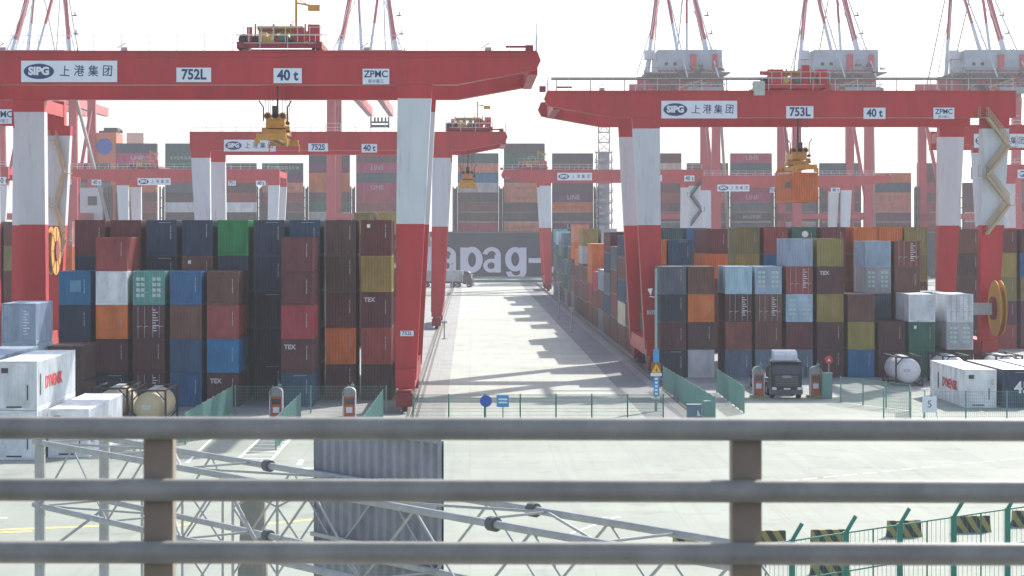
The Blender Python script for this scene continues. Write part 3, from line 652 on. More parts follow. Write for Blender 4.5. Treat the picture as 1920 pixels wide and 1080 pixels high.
def trolley(t, X, D, dY, ztop, tcol, small):
    w = 3.2
    f = MB()
    for xx in (X-w, X+w-0.5): f.box(xx, xx+0.5, D-0.2, D+dY+1.7, ztop+0.25, ztop+0.75)
    for yy in (D-0.1, D+6, D+12, D+dY+0.9): f.box(X-w+0.5, X+w-0.5, yy, yy+0.45, ztop+0.3, ztop+0.7)
    for yy in (D+0.75, D+dY+0.75):
        for xx in (X-w+0.6, X+w-0.6): f.tube((xx, yy-0.15, ztop+0.32), (xx, yy+0.15, ztop+0.32), 0.22, 12)
    tr = f.build('trolley', REDDK if tcol == 'y' else RED, t)
    m1 = MB(); rnd = random.Random(int(X*10)+3)
    m1.box(X-2.0, X+1.9, D+2.0, D+6.5, ztop+0.95, ztop+1.15)
    m1.box(X-1.9, X+1.6, D+2.2, D+6, ztop+1.9, ztop+2.15)
    for i in range(5): xx = X-1.8+i*0.85; m1.box(xx, xx+0.5, D+2.1, D+2.7, ztop+1.15, ztop+1.75); m1.tube((xx+0.2, D+1.8, ztop+1.3), (xx+0.2, D+2.6, ztop+1.3), 0.28, 10)
    for xx in (X-2.0, X-0.6, X+0.7, X+1.8): m1.beam((xx, D+1.9, ztop+0.7), (xx, D+1.9, ztop+2.3), 0.13)
    m1.build('hoist_machinery', mat('machine_ochre', (0.36, 0.20, 0.05), 0.6, var=0.3, scale=3), tr)
    m2 = MB()
    for xx, rr in ((X-2.75, 0.42), (X-1.9, 0.30), (X+0.4, 0.34)): m2.tube((xx, D+0.6, ztop+1.0), (xx, D+1.7, ztop+1.0), rr, 14)
    m2.box(X-3.1, X-1.7, D+0.5, D+1.5, ztop+0.6, ztop+0.8)
    m2.build('rope_drum', DARK, tr)
    MB().tube((X+0.15, D+0.1, ztop+1.1), (X+0.15, D+0.5, ztop+1.1), 0.26, 10).build('motor', mat('motor_green', (0.03, 0.16, 0.08)), tr)
    MB().box(X-1.6, X-1.0, D+0.1, D+0.8, ztop+0.75, ztop+1.5).box(X-0.99, X-0.6, D+0.2, D+0.7, ztop+0.75, ztop+1.2).build('gearbox', OCHRE, tr)
    MB().box(X+2.1, X+3.0, D+0.3, D+1.5, ztop+0.7, ztop+2.1).build('electrical_cabinet', RED, tr)
    MB().box(X+1.1, X+1.8, D+0.4, D+1.2, ztop+0.7, ztop+1.85).build('electrical_cabinet', RED, tr)
    MB().box(X-0.3, X+0.5, D+0.3, D+0.9, ztop+0.7, ztop+1.3).build('electrical_cabinet', RED, tr)
    MB().tube((X-2.3, D+0.5, ztop+0.8), (X-2.3, D+0.5, ztop+1.9), 0.22, 10).build('vent_stack', RED, tr)
    m4 = MB(); handrail(m4, X-w, X+w, D-0.15, ztop+0.75, 1.1, 0.9, 0.025); handrail(m4, X-w, X+w, D+4.8, ztop+0.75, 2.0, 1.1, 0.022)
    m4.beam((X-1.0, D+4.8, ztop+2.4), (X-1.0, D+4.8, ztop+3.1), 0.05); m4.beam((X+0.6, D+4.8, ztop+2.4), (X+0.6, D+4.8, ztop+3.1), 0.05); m4.beam((X-1.0, D+4.8, ztop+3.1), (X+0.6, D+4.8, ztop+3.1), 0.05)
    m4.build('guard_rail', LGREY, tr)
    if tcol == 'y':
        m5 = MB(); m5.beam((X+1.1, D+2, ztop+0.7), (X+1.1, D+2, ztop+4.4), 0.18); m5.beam((X+1.1, D+2, ztop+3.9), (X+2.7, D+2, ztop+3.6), 0.13); m5.box(X+2.0, X+2.9, D+1.8, D+2.3, ztop+3.3, ztop+3.75)
        m5.beam((X+1.1, D+2, ztop+4.3), (X+1.9, D+2, ztop+3.8), 0.06)
        m5.build('service_jib', OCHRE, tr)
    else:
        MB().box(X-4.0, X-3.0, D-0.6, D+0.8, ztop-0.4, ztop+0.95).build('operator_cabin', mat('cabin_pale', (0.42, 0.47, 0.42)), tr)
        MB().box(X-2.6, X-1.2, D-0.1, D+0.9, ztop+0.75, ztop+2.1).tube((X-3.4, D, ztop+1.75), (X-2.5, D, ztop+1.75), 0.2, 10).build('rope_guide', RED, tr); MB().box(X+0.6, X+1.3, D, D+0.6, ztop+0.75, ztop+2.5).build('rope_guide', RED, tr)

# spreaders hang from the trolleys
def spreader(X, Y, z, ztop, label, body=OCHRE, wide=True, L=12.1):
    t = thing('container_spreader', label, 'spreader', (X, Y, z), group='spreaders hanging from gantry cranes')
    f = MB(); f.box(-1.15, 1.15, 0, 0.5, 0.25, 0.75).box(-1.15, 1.15, L-0.5, L, 0.25, 0.75)
    for sx in (-0.45, 0.2): f.box(sx, sx+0.3, 0.5, L-0.5, 0.3, 0.8)
    f.box(-1.2, -0.9, -0.03, 0.5, 0.0, 0.25).box(0.9, 1.2, -0.03, 0.5, 0, 0.25)
    for sx in (-1, 1):
        for yy in (0.1, L-0.2): f.prism_x([(yy-0.15, -0.25), (yy+0.25, -0.25), (yy+0.1, 0.4), (yy-0.1, 0.4)], sx*1.22-0.05, sx*1.22+0.05)
    f.build('frame', body, t)
    h = MB(); c = L/2-2.6
    h.box(-0.85, 0.85, c, c+5.2, 0.85, 1.25); h.box(-0.75, 0.7, c+0.3, c+4.8, 1.35, 2.1)
    h.box(0.75, 1.1, c+0.4, c+1.2, 1.0, 1.5); h.box(-1.15, -0.8, c+1, c+2, 0.9, 1.4)
    for sx in (-0.6, 0.0, 0.55): h.tube((sx, c+0.2, 2.3), (sx, c+0.9, 2.3), 0.30, 12)
    h.box(-0.85, 0.85, c-0.1, c+0.15, 0.9, 1.15)
    h.build('headblock', body, t)
    s = MB()
    for sx in (-0.62, 0.0, 0.58): s.tube((sx, c+0.1, 2.3), (sx, c+0.2, 2.3), 0.2, 10)
    s.tube((0.95, c+0.2, 1.75), (0.95, c+0.9, 1.75), 0.16, 8); s.box(0.78, 1.15, c+0.3, c+0.8, 1.05, 1.15)
    s.box(-0.25, 0.25, c+0.1, c+0.4, 2.2, 3.1)
    for sx, dx in ((-0.95, -0.35), (0.95, 0.3)): s.beam((sx, c+0.4, 1.9), (sx, c+0.4, 3.0), 0.1); s.beam((sx, c+0.4, 3.0), (sx+dx, c+0.4, 3.5), 0.1)
    s.build('sheave', DARK, t)
    r = MB(); zt = ztop-z
    for sx in (-0.75, -0.55, 0.5, 0.7):
        for yy in (c+0.6, c+4.6): r.beam((sx, yy, 2.2), (sx*1.3, yy, zt), 0.04)
    r.beam((0.0, c+2, 2.3), (0.1, c+2, zt), 0.14)
    r.build('hoist_rope', DARK, t)
    return t

A = gantry('nearest red gantry crane numbered 752L, spanning the left container block', -37.0, -4.2, 160.6, 27.0, 5.35, -41.0,
    [(40, 220, 114, 154, 'SIPG'), (331, 396, 127, 154, '752L'), (513, 566, 128, 156, '40 t'), (680, 730, 129, 158, 'ZPMC')],
    troll=PX(524, 160.6), plate='752L', tcol='y')
Bc = gantry('red gantry crane numbered 752S standing behind 752L over the left block', -37.0, -3.9, 293, 27.0, 5.2, -38.5,
    [(420, 517, 262, 284, 'SIPG'), (578, 615, 269, 284, '752S'), (678, 707, 270, 286, '40 t')], troll=PX(880, 293), small=True)
Cc = gantry('small looking red gantry crane far off between the left block legs', -77.2, -43.6, 474, 27.0, -91, -42.3,
    [(258, 320, 334, 347, 'SIPG'), (172, 190, 337, 347, '40 t'), (120, 134, 336, 346, 'ZPMC'), (428, 442, 339, 348, '751'), (480, 498, 339, 348, '40 t')], troll=PX(270, 474), small=True)
Dc = gantry('red gantry crane of which only the right end shows at the left edge', -77.0, -43.3, 208, 27.0, -88.0, -42.6,
    [(-16, 22, 205, 232, 'ZPMC')], small=False, dY=16.0, reel=(PX(104, 221), PZ(470, 221), 2.5, 220.0), stair=(-42.9, 9.0, 23.0, 0.9, 3.2, BEIGE, 16.0))
G1 = gantry('red gantry crane numbered 753L spanning the right container block', 16.75, 49.8, 202, 26.7, 7.05, 51.7,
    [(1240, 1382, 189, 222, 'SIPG'), (1474, 1525, 199, 222, '753L'), (1619, 1660, 202, 223, '40 t'), (1750, 1789, 202, 223, 'ZPMC')],
    troll=PX(1492, 202), reel=(PX(1871, 199), PZ(578, 199), 2.6, 199.2), stair=(49.85, 13.2, 24.2, 2.1, 2.75, BEIGE), tray=True, plate='753L', tcol='r')
Ec = gantry('red gantry crane mostly cut off by the right edge of the picture', 66.0, 99.0, 274, 27.0, 110, 63.2, [(1826, 1925, 251, 277, 'SIPG')], small=True)
Fc = gantry('far red gantry crane over the back of the right block, beside the lane', 16.8, 50.0, 474, 26.9, 7.2, 51.8,
    [(1045, 1110, 324, 338, 'SIPG'), (1208, 1241, 328, 340, '754'), (1283, 1302, 329, 340, '40 t')], troll=PX(1000, 474), small=True, stair=(50.2, 14.5, 24.2, 2.4, 3.2, DARK))
Gc = gantry('farthest red gantry crane, seen behind the hanging orange container', 58.2, 92.9, 526, 26.9, 104, 55.5,
    [(1345, 1405, 346, 359, 'SIPG'), (1558, 1575, 352, 361, '40 t'), (1443, 1452, 352, 361, '755')], small=True)
Hc = gantry('distant red gantry crane peeking in at the right edge', 116, 149, 440, 27.0, 160, 108, [(1908, 1960, 318, 334, 'SIPG')], small=True)
Ic = gantry('distant red gantry crane peeking in at the left edge', -137, -104, 455, 27.0, -150, -98.5, [(-3, 12, 332, 346, '40 t')], small=True)

spreader(PX(518, 169), 164.5, PZ(272, 168), 27.3, 'dirty yellow empty spreader hanging under crane 752L')
spreader(PX(877, 300), 297, PZ(354, 300), 27.3, 'yellow and black empty spreader hanging over the lane from crane 752S')
hc = container(PX(1488, 212), 212, PZ(378, 212), 'orange', 'orange container hanging from crane 753L above the right block', 'containers lifted by cranes', 12.19, 2.9)
MB().box(-CW/2-0.02, -CW/2-0.008, 1.6, 2.0, 1.3, 2.3).box(-CW/2-0.02, -CW/2-0.008, 2.6, 5.6, 1.45, 2.05).build('side_mark', DMARK, hc)
spreader(PX(1488, 212)+CW/2, 212.1, PZ(378, 212)+2.95, 27.0, 'yellow spreader holding the orange container under crane 753L')

# ------------------------------------------------------------------ quay cranes
PINK = mat('quay_crane_red', (0.42, 0.035, 0.05), 0.45, var=0.08, scale=0.2)
def quay_crane(pxc, label, D=606, diag=True):
    X = PX(pxc, D); t = thing('quay_crane', label, 'quay crane', (X, D, 0), group='tall red and white ship to shore cranes along the quay')
    w = 10.2; g = 30.0; zt = 54.0
    for sx in (-1, 1):
        for yy in (0, g):
            b = MB()
            if yy == 0: b.prism([(sx*w-1.4, 1.5), (sx*w+1.4, 1.5), (sx*w+1.1, zt), (sx*w-1.1, zt)], yy-1, yy+1)
            else: b.box(sx*w-1.2, sx*w+1.2, yy-1, yy+1, 1.5, zt+1)
            b.build('leg', PINK, t)
        s = MB(); s.box(sx*w-1.0, sx*w+1.0, 1, g-1, 16.5, 18.5); s.beam((sx*w, 1, 19), (sx*w, g-1, zt-4), 0.9); s.build('side_brace', PINK, t)
    MB().box(-w-2, w+2, -1.2, 1.2, zt-0.5, zt+3.0).build('portal_beam', PINK, t); MB().box(-w-2, w+2, g-1.2, g+1.2, zt-0.5, zt+3.0).build('portal_beam', PINK, t); MB().box(-w, w, -0.8, 0.8, 3, 5).build('tie_beam', PINK, t)
    b = MB()
    for sx in (-3.4, 3.4): b.box(sx-0.8, sx+0.8, -16, 95, zt-3.2, zt-0.4)
    b.box(-4.2, 4.2, -16, -15, zt-3.2, zt-0.4); b.build('boom', PINK, t)
    mh = MB(); mh.box(-7.5, 10.3, -14, 6, zt+3.4, zt+9.6); mo = mh.build('machinery_house', mat('house_grey', (0.30, 0.35, 0.40), 0.5, var=0.15, scale=0.4), t)
    mw = MB()
    for xx in (-5.6, -3.2): mw.box(xx, xx+0.9, -14.1, -13.9, zt+5.2, zt+6.1)
    mw.build('vent', DARK, mo)
    MB().box(1.5, 3.2, -14.6, -14.02, zt+3.5, zt+8.3).box(7.6, 9.0, -14.6, -14.02, zt+3.5, zt+8.3).box(-7.6, 8, -14.7, -14.03, zt+3.2, zt+3.9).build('frame_post', PINK, mo)
    p = MB(); p.box(-11, 12.5, -15.5, -1.25, zt+3.0, zt+3.35)
    handrail(p, -11, 12.5, -15.4, zt+3.35, 1.2, 1.6, 0.06)
    p.box(0.5, 10.4, -18, -13, zt-2.6, zt-1.0); handrail(p, 0.2, 10.6, -18, zt-1.0, 1.2, 1.2, 0.06); p.box(-11.5, -8, -15, -2, zt-3.0, zt-2.6)
    p.box(-11.4, -11, -14, -13.5, zt-2.6, zt+4); p.build('service_platform', mat('platform_grey', (0.22, 0.25, 0.25)), t)
    MB().box(-10.8, -8.2, -10, -7, zt+7.3, zt+9.8).box(-10.0, -9.3, -9, -8, zt+3.35, zt+7.3).build('operator_room', LGREY, t)
    for sx in (-1, 1):
        a = MB(); za, zb2 = zt+3.0, zt+24.0; zc = zt+38
        top = Vector((sx*3.7, 18, zc)); base = Vector((sx*9.3, 2, za)); mid = base+(top-base)*((zb2-10-za)/(zc-za))
        a.beam(base, mid, 1.0, 1.3, 1); a.beam(mid, top, 1.0, 1.3, 0)
        base2 = Vector((sx*1.3, -6, za+6.6)); mid2 = base2+(top-base2)*0.30
        a.beam(base2, mid2, 0.7, 0.8, 1); a.beam(mid2, top, 0.7, 0.8, 0)
        a.build('mast_leg', [PINK, WHT], t)
        st = MB(); st.beam(top, (sx*4.3+4.5, -20, zt+1), 0.32); st.beam(top+Vector((0,0,-3)), (sx*9.3-1, -3, zt+4), 0.16); st.beam(top, (sx*0.5-3, -12, zt+9.6), 0.16); st.beam(top, (sx*3.4, 60, zt-0.5), 0.35); st.beam(top+Vector((0, 0, -10)), (sx*12.5, -2, zt+3.4), 0.22)
        st.build('stay_rod', LGREY, t)
    rr = random.Random(int(pxc)); cl = MB()
    for i in range(26):
        xx = rr.uniform(-9.5, 10.5); zz = rr.uniform(zt-3.2, zt+2.6); ww = rr.uniform(0.4, 2.0); hh = rr.uniform(0.2, 1.2); yy = rr.uniform(-14, -6); cl.box(xx, xx+ww, yy, yy+1, zz, zz+hh)
        if i % 3 == 0: cl.beam((xx, yy, zt-3.4), (xx+rr.uniform(-2.5, 2.5), yy, zt+2.9), 0.22)
    cl.build('machinery_frame', REDDK, t)
    cg = MB()
    for i in range(30):
        xx = rr.uniform(-10.5, 11); zz = rr.uniform(zt-3.6, zt+5.0) if xx > 1 else rr.uniform(zt-3.6, zt+3.0); yy = rr.uniform(-18.5, -15.8); cg.box(xx, xx+rr.uniform(0.3, 1.8), yy, yy+0.8, zz, zz+rr.uniform(0.15, 0.8))
        cg.beam((xx, yy, zz), (xx+rr.uniform(-1.5, 1.5), yy, zz+rr.uniform(1, 2.5)), 0.16)
    cg.build('winch_gear', DARK, t)
    o2 = MB(); o2.beam((-1.5, -16, zt-1.0), (6, -16, zt+1.6), 0.25); o2.beam((-1.5, -16, zt-2.2), (6, -16, zt+0.4), 0.25); o2.box(-2.5, 1.5, -15.9, -14.5, zt-1.5, zt-0.9)
    o2.build('access_ladder', BEIGE, t)
    MB().box(-w, w, -0.7, 0.7, 16.8, 18.2).build('lower_beam', PINK, t)
    MB().box(-w, w, g-0.7, g+0.7, 16.8, 18.2).build('lower_beam', PINK, t)
    m = MB(); m.box(-4.8, 4.8, 17.3, 18.7, zt+37.2, zt+38.8); m.build('mast_top_beam', PINK, t)
    l = MB()
    for zz in (8, 14, 20, 27): k = zz/38; xx = 9.3-5*k+1.4; l.box(xx, xx+1.3, 1+16*k, 3+16*k, zt+3+zz*0.92, zt+3.25+zz*0.92); l.box(xx+0.7, xx+1.0, 1+16*k, 1.4+16*k, zt+3.2+zz*0.92, zt+4.2+zz*0.92)
    l.build('mast_lamp', DARK, t)
    if diag: MB().beam((w+1, -1, zt-3), (w+7.5, g, 6), 0.8).build('diagonal_pipe', GREYS, t)
    for sx in (-1, 1):
        for yy in (0, g): MB().box(sx*w-4, sx*w+4, yy-0.8, yy+0.8, 0.1, 1.5).build('wheel_bogie', DARK, t)
    return t
quay_crane(70, 'red and white quay crane at the far left, its mast rising behind crane 752L')
quay_crane(688, 'red and white quay crane behind the right end of crane 752L')
quay_crane(1275, 'red and white quay crane above the 753L lettering board, second from the right group')
quay_crane(1561, 'red and white quay crane rising behind the trolley of crane 753L')
quay_crane(1838, 'red and white quay crane farthest right in the picture')
# small spreader hanging in the distance
t = thing('quay_crane_spreader', 'small dark spreader hanging in the white sky beside the left white leg', 'spreader', (PX(712, 575), 575, PZ(240, 575)))
b = MB(); b.box(-2.6, 2.6, 0, 1, 0.2, 0.9).box(-2.6, -2.2, 0, 1, 0, 3.0).box(2.2, 2.6, 0, 1, 0, 3.0).box(-2.2, 2.2, 0, 1, 1.4, 1.8)
for xx in (-1.6, -0.7, 0.3, 1.3): b.box(xx, xx+0.5, 0, 1, 1.8, 2.9)
b.build('frame', DARK, t)
b = MB(); [b.beam((xx, 0.5, 2.9), (xx, 0.5, 17), 0.05) for xx in (-2.4, -1, 1, 2.4)]; b.build('hoist_rope', DARK, t)

# ------------------------------------------------------------------ container ship
SD = 634.0
ship = thing('container_ship', 'large container ship with blue grey hull and white hull lettering at the quay', 'container ship', (0, SD, 0))
b = MB(); b.prism([(-150, 12.9), (-135, -4), (260, -4), (290, 12.9)], 0, 50); b.build('hull', HULL, ship)
b = MB(); b.box(-148, 285, -0.3, 0.2, 12.6, 13.1); b.build('deck_edge', mat('deck_edge_grey', (0.12, 0.11, 0.11)), ship)
HLW = mat('hull_white', (0.62, 0.66, 0.76), 0.6, var=0.04, scale=0.2)
def letter(parts_):
    """each piece in photograph pixels: bars (x0, x1, y0, y1) and arcs (cx, cy, rx, ry, stroke, a0, a1), flat on the hull"""
    b = MB(); q = 6.31
    for k, p in enumerate(parts_):
        y = -0.35-0.004*k
        if len(p) == 4: b.box(PX(p[0], SD), PX(p[1], SD), y, y+0.002, PZ(p[3], SD), PZ(p[2], SD))
        else:
            cx, cy, rx, ry, st, a0, a1 = p; n = 26; vs_ = []; X = PX(cx, SD); Z = PZ(cy, SD)
            for i in range(n+1):
                a = R(a0+(a1-a0)*i/n)
                for u in (0, st): vs_.append((X+(rx-u)*math.cos(a)/q, y, Z+(ry-u*0.85)*math.sin(a)/q))
            b.add(vs_, [(2*i, 2*i+1, 2*i+3, 2*i+2) for i in range(n)])
    b.build('hull_letter', HLW, ship)
def la(x): letter([(x+21, x+33, 478, 511), (x+15, 498, 15, 13, 8, 0, 360), (x+16, 479, 17, 16, 9, -5, 170), (x+18, x+24, 485, 492)])
def lp(x): letter([(x, x+13, 464, 528), (x+22, 487, 20, 24.5, 12.5, 0, 360)])
def lg_(x): letter([(x+27, x+39, 464, 512), (x+18, 486, 19, 23, 11.5, 0, 360), (x+20, 508, 19, 17, 10, -175, 0)])
letter([(762, 775, 444, 511), (797, 810, 444, 511), (775, 797, 471, 483)])
la(818+4); lp(863); la(906); lg_(948); letter([(991, 1014, 484, 493)])
letter([(1020, 1033, 444, 511), (1033, 1060, 500, 511)]); letter([(1066, 1078, 444, 511)]); letter([(1086, 1098, 444, 511)])
letter([(1124, 487, 21, 24.5, 12, 0, 360)]); lp(1156); letter([(1222, 1234, 444, 511), (1214, 487, 20, 24.5, 12.5, 0, 360)])
f = MB(); f.box(PX(172, SD), PX(216, SD), 2, 14, 13, PZ(248, SD)); fo = f.build('funnel', ORG, ship)
MB().tube(((PX(194, SD)), 1.7, PZ(274, SD)), ((PX(194, SD)), 2.02, PZ(274, SD)), 2.4, 24).build('emblem', BLUE, fo)
MB().box(PX(182, SD), PX(214, SD), 3, 12, PZ(248, SD), PZ(244, SD)).box(PX(190, SD), PX(216, SD), 4, 11, PZ(244, SD), PZ(238, SD)).tube((PX(220, SD), 6, PZ(246, SD)), (PX(224, SD), 6, PZ(244, SD)), 0.5).build('exhaust_stack', DARK, fo)
MB().box(PX(217, SD), PX(250, SD), 20, 30, 13, PZ(243, SD)).build('deckhouse_tower', mat('deckhouse_cream', (0.62, 0.60, 0.5)), ship)
d = MB(); d.box(PX(150, SD), PX(192, SD), -0.1, 8, 12, PZ(352, SD)); do = d.build('side_house', LGREY, ship)
MB().box(PX(165, SD), PX(182, SD), -0.3, -0.1, PZ(385, SD), PZ(368, SD)).build('opening', DARK, do)
mt_ = MB(); mx = PX(1133, SD)                       # lattice mast tower
for zz in range(13, 44, 3):
    k = 1.0 if zz < 36 else 0.7; ww = 2.6*k
    mt_.box(mx-ww, mx+ww, 1, 1+2*ww, zz+2.6, zz+2.9)
    handrail(mt_, mx-ww, mx+ww, 0.9, zz+2.9, 1.0, 1.0, 0.06)
    for sx in (-1, 1): mt_.beam((mx+sx*ww*0.9, 1.2, zz), (mx+sx*ww*0.85, 1.2, zz+3), 0.35); mt_.beam((mx-sx*ww*0.9, 1.2, zz), (mx+sx*ww*0.9, 1.2, zz+2.8), 0.2)
mt_.box(mx-1.7, mx+1.7, 2, 4, 13, 37)
for zz in range(14, 36, 2): mt_.box(mx-2.5+(zz % 4)*0.4, mx-0.8+(zz % 4)*0.5, 0.2, 1.0, zz, zz+0.9)
mt_.build('mast_tower', mat('mast_grey', (0.42, 0.47, 0.48)), ship)
lb = [205, 303, 398, 486, 573, 661, 752, 853, 940, 1028, 1118, 1284, 1368, 1452, 1536, 1630, 1721, 1804, 1890]
for px_ in lb:
    b = MB(); x = PX(px_, SD)
    for sx in (-0.55, 0.55): b.box(x+sx-0.2, x+sx+0.2, 0.1, 1.2, 13, 13+13.5)
    b.box(x-0.35, x+0.35, 3.2, 4.0, 13, 13+13.0)
    for zz in range(14, 25, 3): b.box(x-0.45, x+0.45, 0.12, 1.1, zz, zz+0.3)
    b.build('lashing_bridge', mat('lashing_grey', (0.05, 0.055, 0.06)), ship)
# deck cargo: bays by the pixel of their left edge, colours from the bottom tier upwards
bays = [(128, ['grey', 'brown', 'slate', 'maroon', 'grey', 'brown', 'charcoal']),
        (215, ['grey', 'maroon', 'rust red', 'brown', 'orange', 'brown', 'red brown', ('magenta', 'LINE'), 'navy blue']),
        (308, ['grey', 'charcoal', 'white', 'charcoal', 'slate', 'orange', 'dark green', ('dark green', 'E V E R G R E E N'), 'dark teal']),
        (402, ['salmon', 'charcoal', 'white', 'rust red', 'maroon', 'crimson', 'charcoal']),
        (490, ['grey', 'charcoal', 'brown', 'rust red', ('salmon', 'Hapag-Lloyd'), 'purple', ('dark green', 'E V E R G R E E N')]),
        (578, ['grey', 'pale grey', 'dark green', 'charcoal', 'orange', 'orange', 'purple', 'navy blue']),
        (667, ['grey', 'maroon', 'rust red', 'crimson', ('magenta', 'LINE'), 'dark teal', ('magenta', 'LINE'), 'maroon']),
        (858, ['crimson', 'charcoal', 'brown', 'charcoal', 'pale grey', 'bright blue', 'salmon', 'dark teal']),
        (945, [('salmon', 'Hapag-Lloyd'), 'charcoal', 'charcoal', ('salmon', 'Hapag-Lloyd'), ('salmon', 'Hapag-Lloyd'), 'brown', 'charcoal', 'dark green', 'charcoal']),
        (1036, [('purple', 'LINE'), 'charcoal', ('orange', 'Hapag-Lloyd'), ('purple', 'LINE'), 'charcoal', 'maroon', 'brown', 'charcoal']),
        (1202, ['grey', ('purple', 'LINE'), 'maroon', 'rust red', 'maroon', 'crimson', 'cream', 'maroon']),
        (1290, ['maroon', 'brown', 'rust red', 'orange', 'dark brown', 'red brown', 'brown']),
        (1372, ['slate', ('charcoal', 'MAERSK'), 'slate', ('magenta', 'LINE'), 'crimson', 'crimson', 'dark teal', ('magenta', 'LINE')]),
        (1456, ['pale grey', ('maroon', 'LINE'), 'slate', 'maroon', 'brown', 'crimson']),
        (1540, ['maroon', 'crimson', 'charcoal', 'brown', 'crimson', 'maroon', 'dark teal']),
        (1634, ['maroon', 'purple', 'salmon', ('salmon', 'Hapag-Lloyd'), 'steel blue', ('orange', 'Hapag-Lloyd'), ]),
        (1724, ['crimson', 'maroon', 'rust red', 'brown', 'crimson', 'maroon', 'purple']),
        (1810, ['crimson', 'pale grey', 'maroon', 'purple', 'maroon']),
        (1895, ['magenta', 'crimson', 'maroon', 'slate', 'crimson', 'maroon'])]
sb = cm('body', 12.19, 2.9)
for bi, (px_, tiers) in enumerate(bays):
    for ti, spec in enumerate(tiers):
        if ti == 0 and (px_ < 800 or px_ > 1150): pass
        cn, tx = (spec, None) if isinstance(spec, str) else spec
        c = PAL[cn]; j = random.uniform(0.9, 1.1)
        o = link(sb, 'ship_container', None, label=f'{cn} container on the ship, {ORD[ti+1]} tier up, {NTH[bi+1]} bay from the left', category='ship container', group='containers stacked on the ship deck')
        o.rotation_euler = (0, 0, R(-90)); o.location = (PX(px_, SD), SD+3.0, 13.05+2.93*ti); o.color = tuple(v_*j for v_ in c)+(1,)
        if tx:
            big = {'LINE': 1.9, 'MAERSK': 1.5}.get(tx, 1.25)
            e = text(tx, big, mat('ship_letter_orange', (0.35, 0.12, 0.03)) if tx == 'Hapag-Lloyd' else mat('ship_letter_pale', (0.38, 0.34, 0.36)), o, (CW/2+0.03, 6.3, 1.45), 0.03, rz=R(90))
# barrier at the end of the lane
q = MB()
for i in range(60): q.beam((-30+i, 546, 0), (-30+i, 546, 1.0), 0.09)
q.box(-30, 30, 545.9, 546.1, 0.15, 0.8)
o = q.build('quay_fence', mat('faded_green', (0.10, 0.20, 0.15)), None, label='low faded green fence closing the far end of the lane', category='fence')

# ------------------------------------------------------------------ wire mesh fences
def fence(label, p, q, h=2.0, mt=MINT, post=None, step=2.7, wire=0.008, gap=0.06, group='green wire mesh fences of the gate area', hr=True):
    p = Vector((p[0], p[1], 0)); q = Vector((q[0], q[1], 0)); L = (q-p).length; d = (q-p)/L; n = max(1, round(L/step))
    t = thing('mesh_fence', label, 'fence', p, group=group)
    for i in range(n+1): MB().beam(d*(L*i/n), d*(L*i/n)+Vector((0,0,h+0.08)), 0.09).build('post', post or mt, t)
    for i in range(n):
        b = MB(); a = L*i/n+0.05; e = L*(i+1)/n-0.05; k = int((e-a)/gap)
        for j in range(k+1): u = d*(a+(e-a)*j/k); b.beam(u+Vector((0,0,0.1)), u+Vector((0,0,h)), wire*1.4, wire)
        for z in [0.1+(h-0.1)*j/8 for j in range(9)]: b.beam(d*a+Vector((0,0,z)), d*e+Vector((0,0,z)), wire*(2.5 if z > h-0.05 or z < 0.12 else 1.1))
        b.build('mesh_panel', mt, t)
    return t
fence('pale green fence dividing the left gate lanes, nearest to the tank container', (-18.0, 135), (-17.6, 158), gap=0.05)
fence('short pale green fence between the two left gate kiosks', (-12.0, 132), (-12.0, 151), gap=0.05)
fence('pale green fence beside the leg of crane 752L', (-6.6, 132), (-6.3, 154), gap=0.05)
fence('green fence closing off the left stack behind the gate kiosks', (-17.4, 158.2), (-6.2, 158.2), mt=MINT, gap=0.12)
fence('green fence across the front end of the bright lane', (-4.0, 150), (13.6, 150), mt=GREEN, gap=0.075, wire=0.014)
fence('pale green fence running back from the lane end to the right stack', (17.0, 148), (16.4, 181), mt=MINT, gap=0.05)
fence('pale green fence left of the lorry', (20.3, 158), (20.6, 178), mt=MINT, gap=0.05)
fence('green fence in front of the right hand refrigerated containers', (29.4, 151.6), (44, 151.6), h=2.1, mt=MINT, gap=0.14, wire=0.01)
fence('short green fence right of the lorry gate', (29.2, 168), (33.0, 160), mt=MINT, gap=0.06)
fence('low green fence joining the lorry gate to the front fence', (33.0, 160), (31.4, 152), mt=MINT, gap=0.08)

# signs hung on the lane fence
t = thing('road_sign', 'round dark blue sign on the lane end fence', 'road sign', (PX(911, 149.8), 149.8, 0))
MB().tube((0, -0.06, PZ(752, 149.8)), (0, -0.03, PZ(752, 149.8)), 0.42, 24).build('disc', BLUE, t); MB().beam((0, 0, 0), (0, 0, 2.0), 0.06).build('post', GREEN, t)
t = thing('road_sign', 'rectangular light blue sign on the lane end fence', 'road sign', (PX(943, 149.8), 149.8, 0))
sgn = MB().box(-0.45, 0.42, -0.08, -0.05, PZ(763, 149.8), PZ(741, 149.8)).build('panel', LBLUE, t); MB().beam((0, 0, 0), (0, 0, 1.9), 0.06).build('post', GREEN, t)
MB().box(-0.32, 0.3, -0.09, -0.0805, PZ(756, 149.8), PZ(753, 149.8)).box(-0.32, 0.3, -0.09, -0.0805, PZ(750, 149.8), PZ(747, 149.8)).build('marking', SIGNW, sgn)
t = thing('speed_sign', 'white number 5 sign on a frame before the right hand refrigerated container', 'sign', (PX(1745, 150), 150.4, 0))
sgn = MB().box(-0.5, 0.5, -0.05, 0, 0.75, 1.85).build('panel', SIGNW, t); text('5', 0.7, mat('faded_digit', (0.2, 0.2, 0.22)), sgn, (0, -0.06, 1.3), 0.01)
MB().beam((-0.45, 0.02, 0), (-0.3, 0.1, 2.2), 0.06).beam((0.6, 0.02, 0), (0.3, 0.1, 2.2), 0.06).build('frame', LGREY, t)

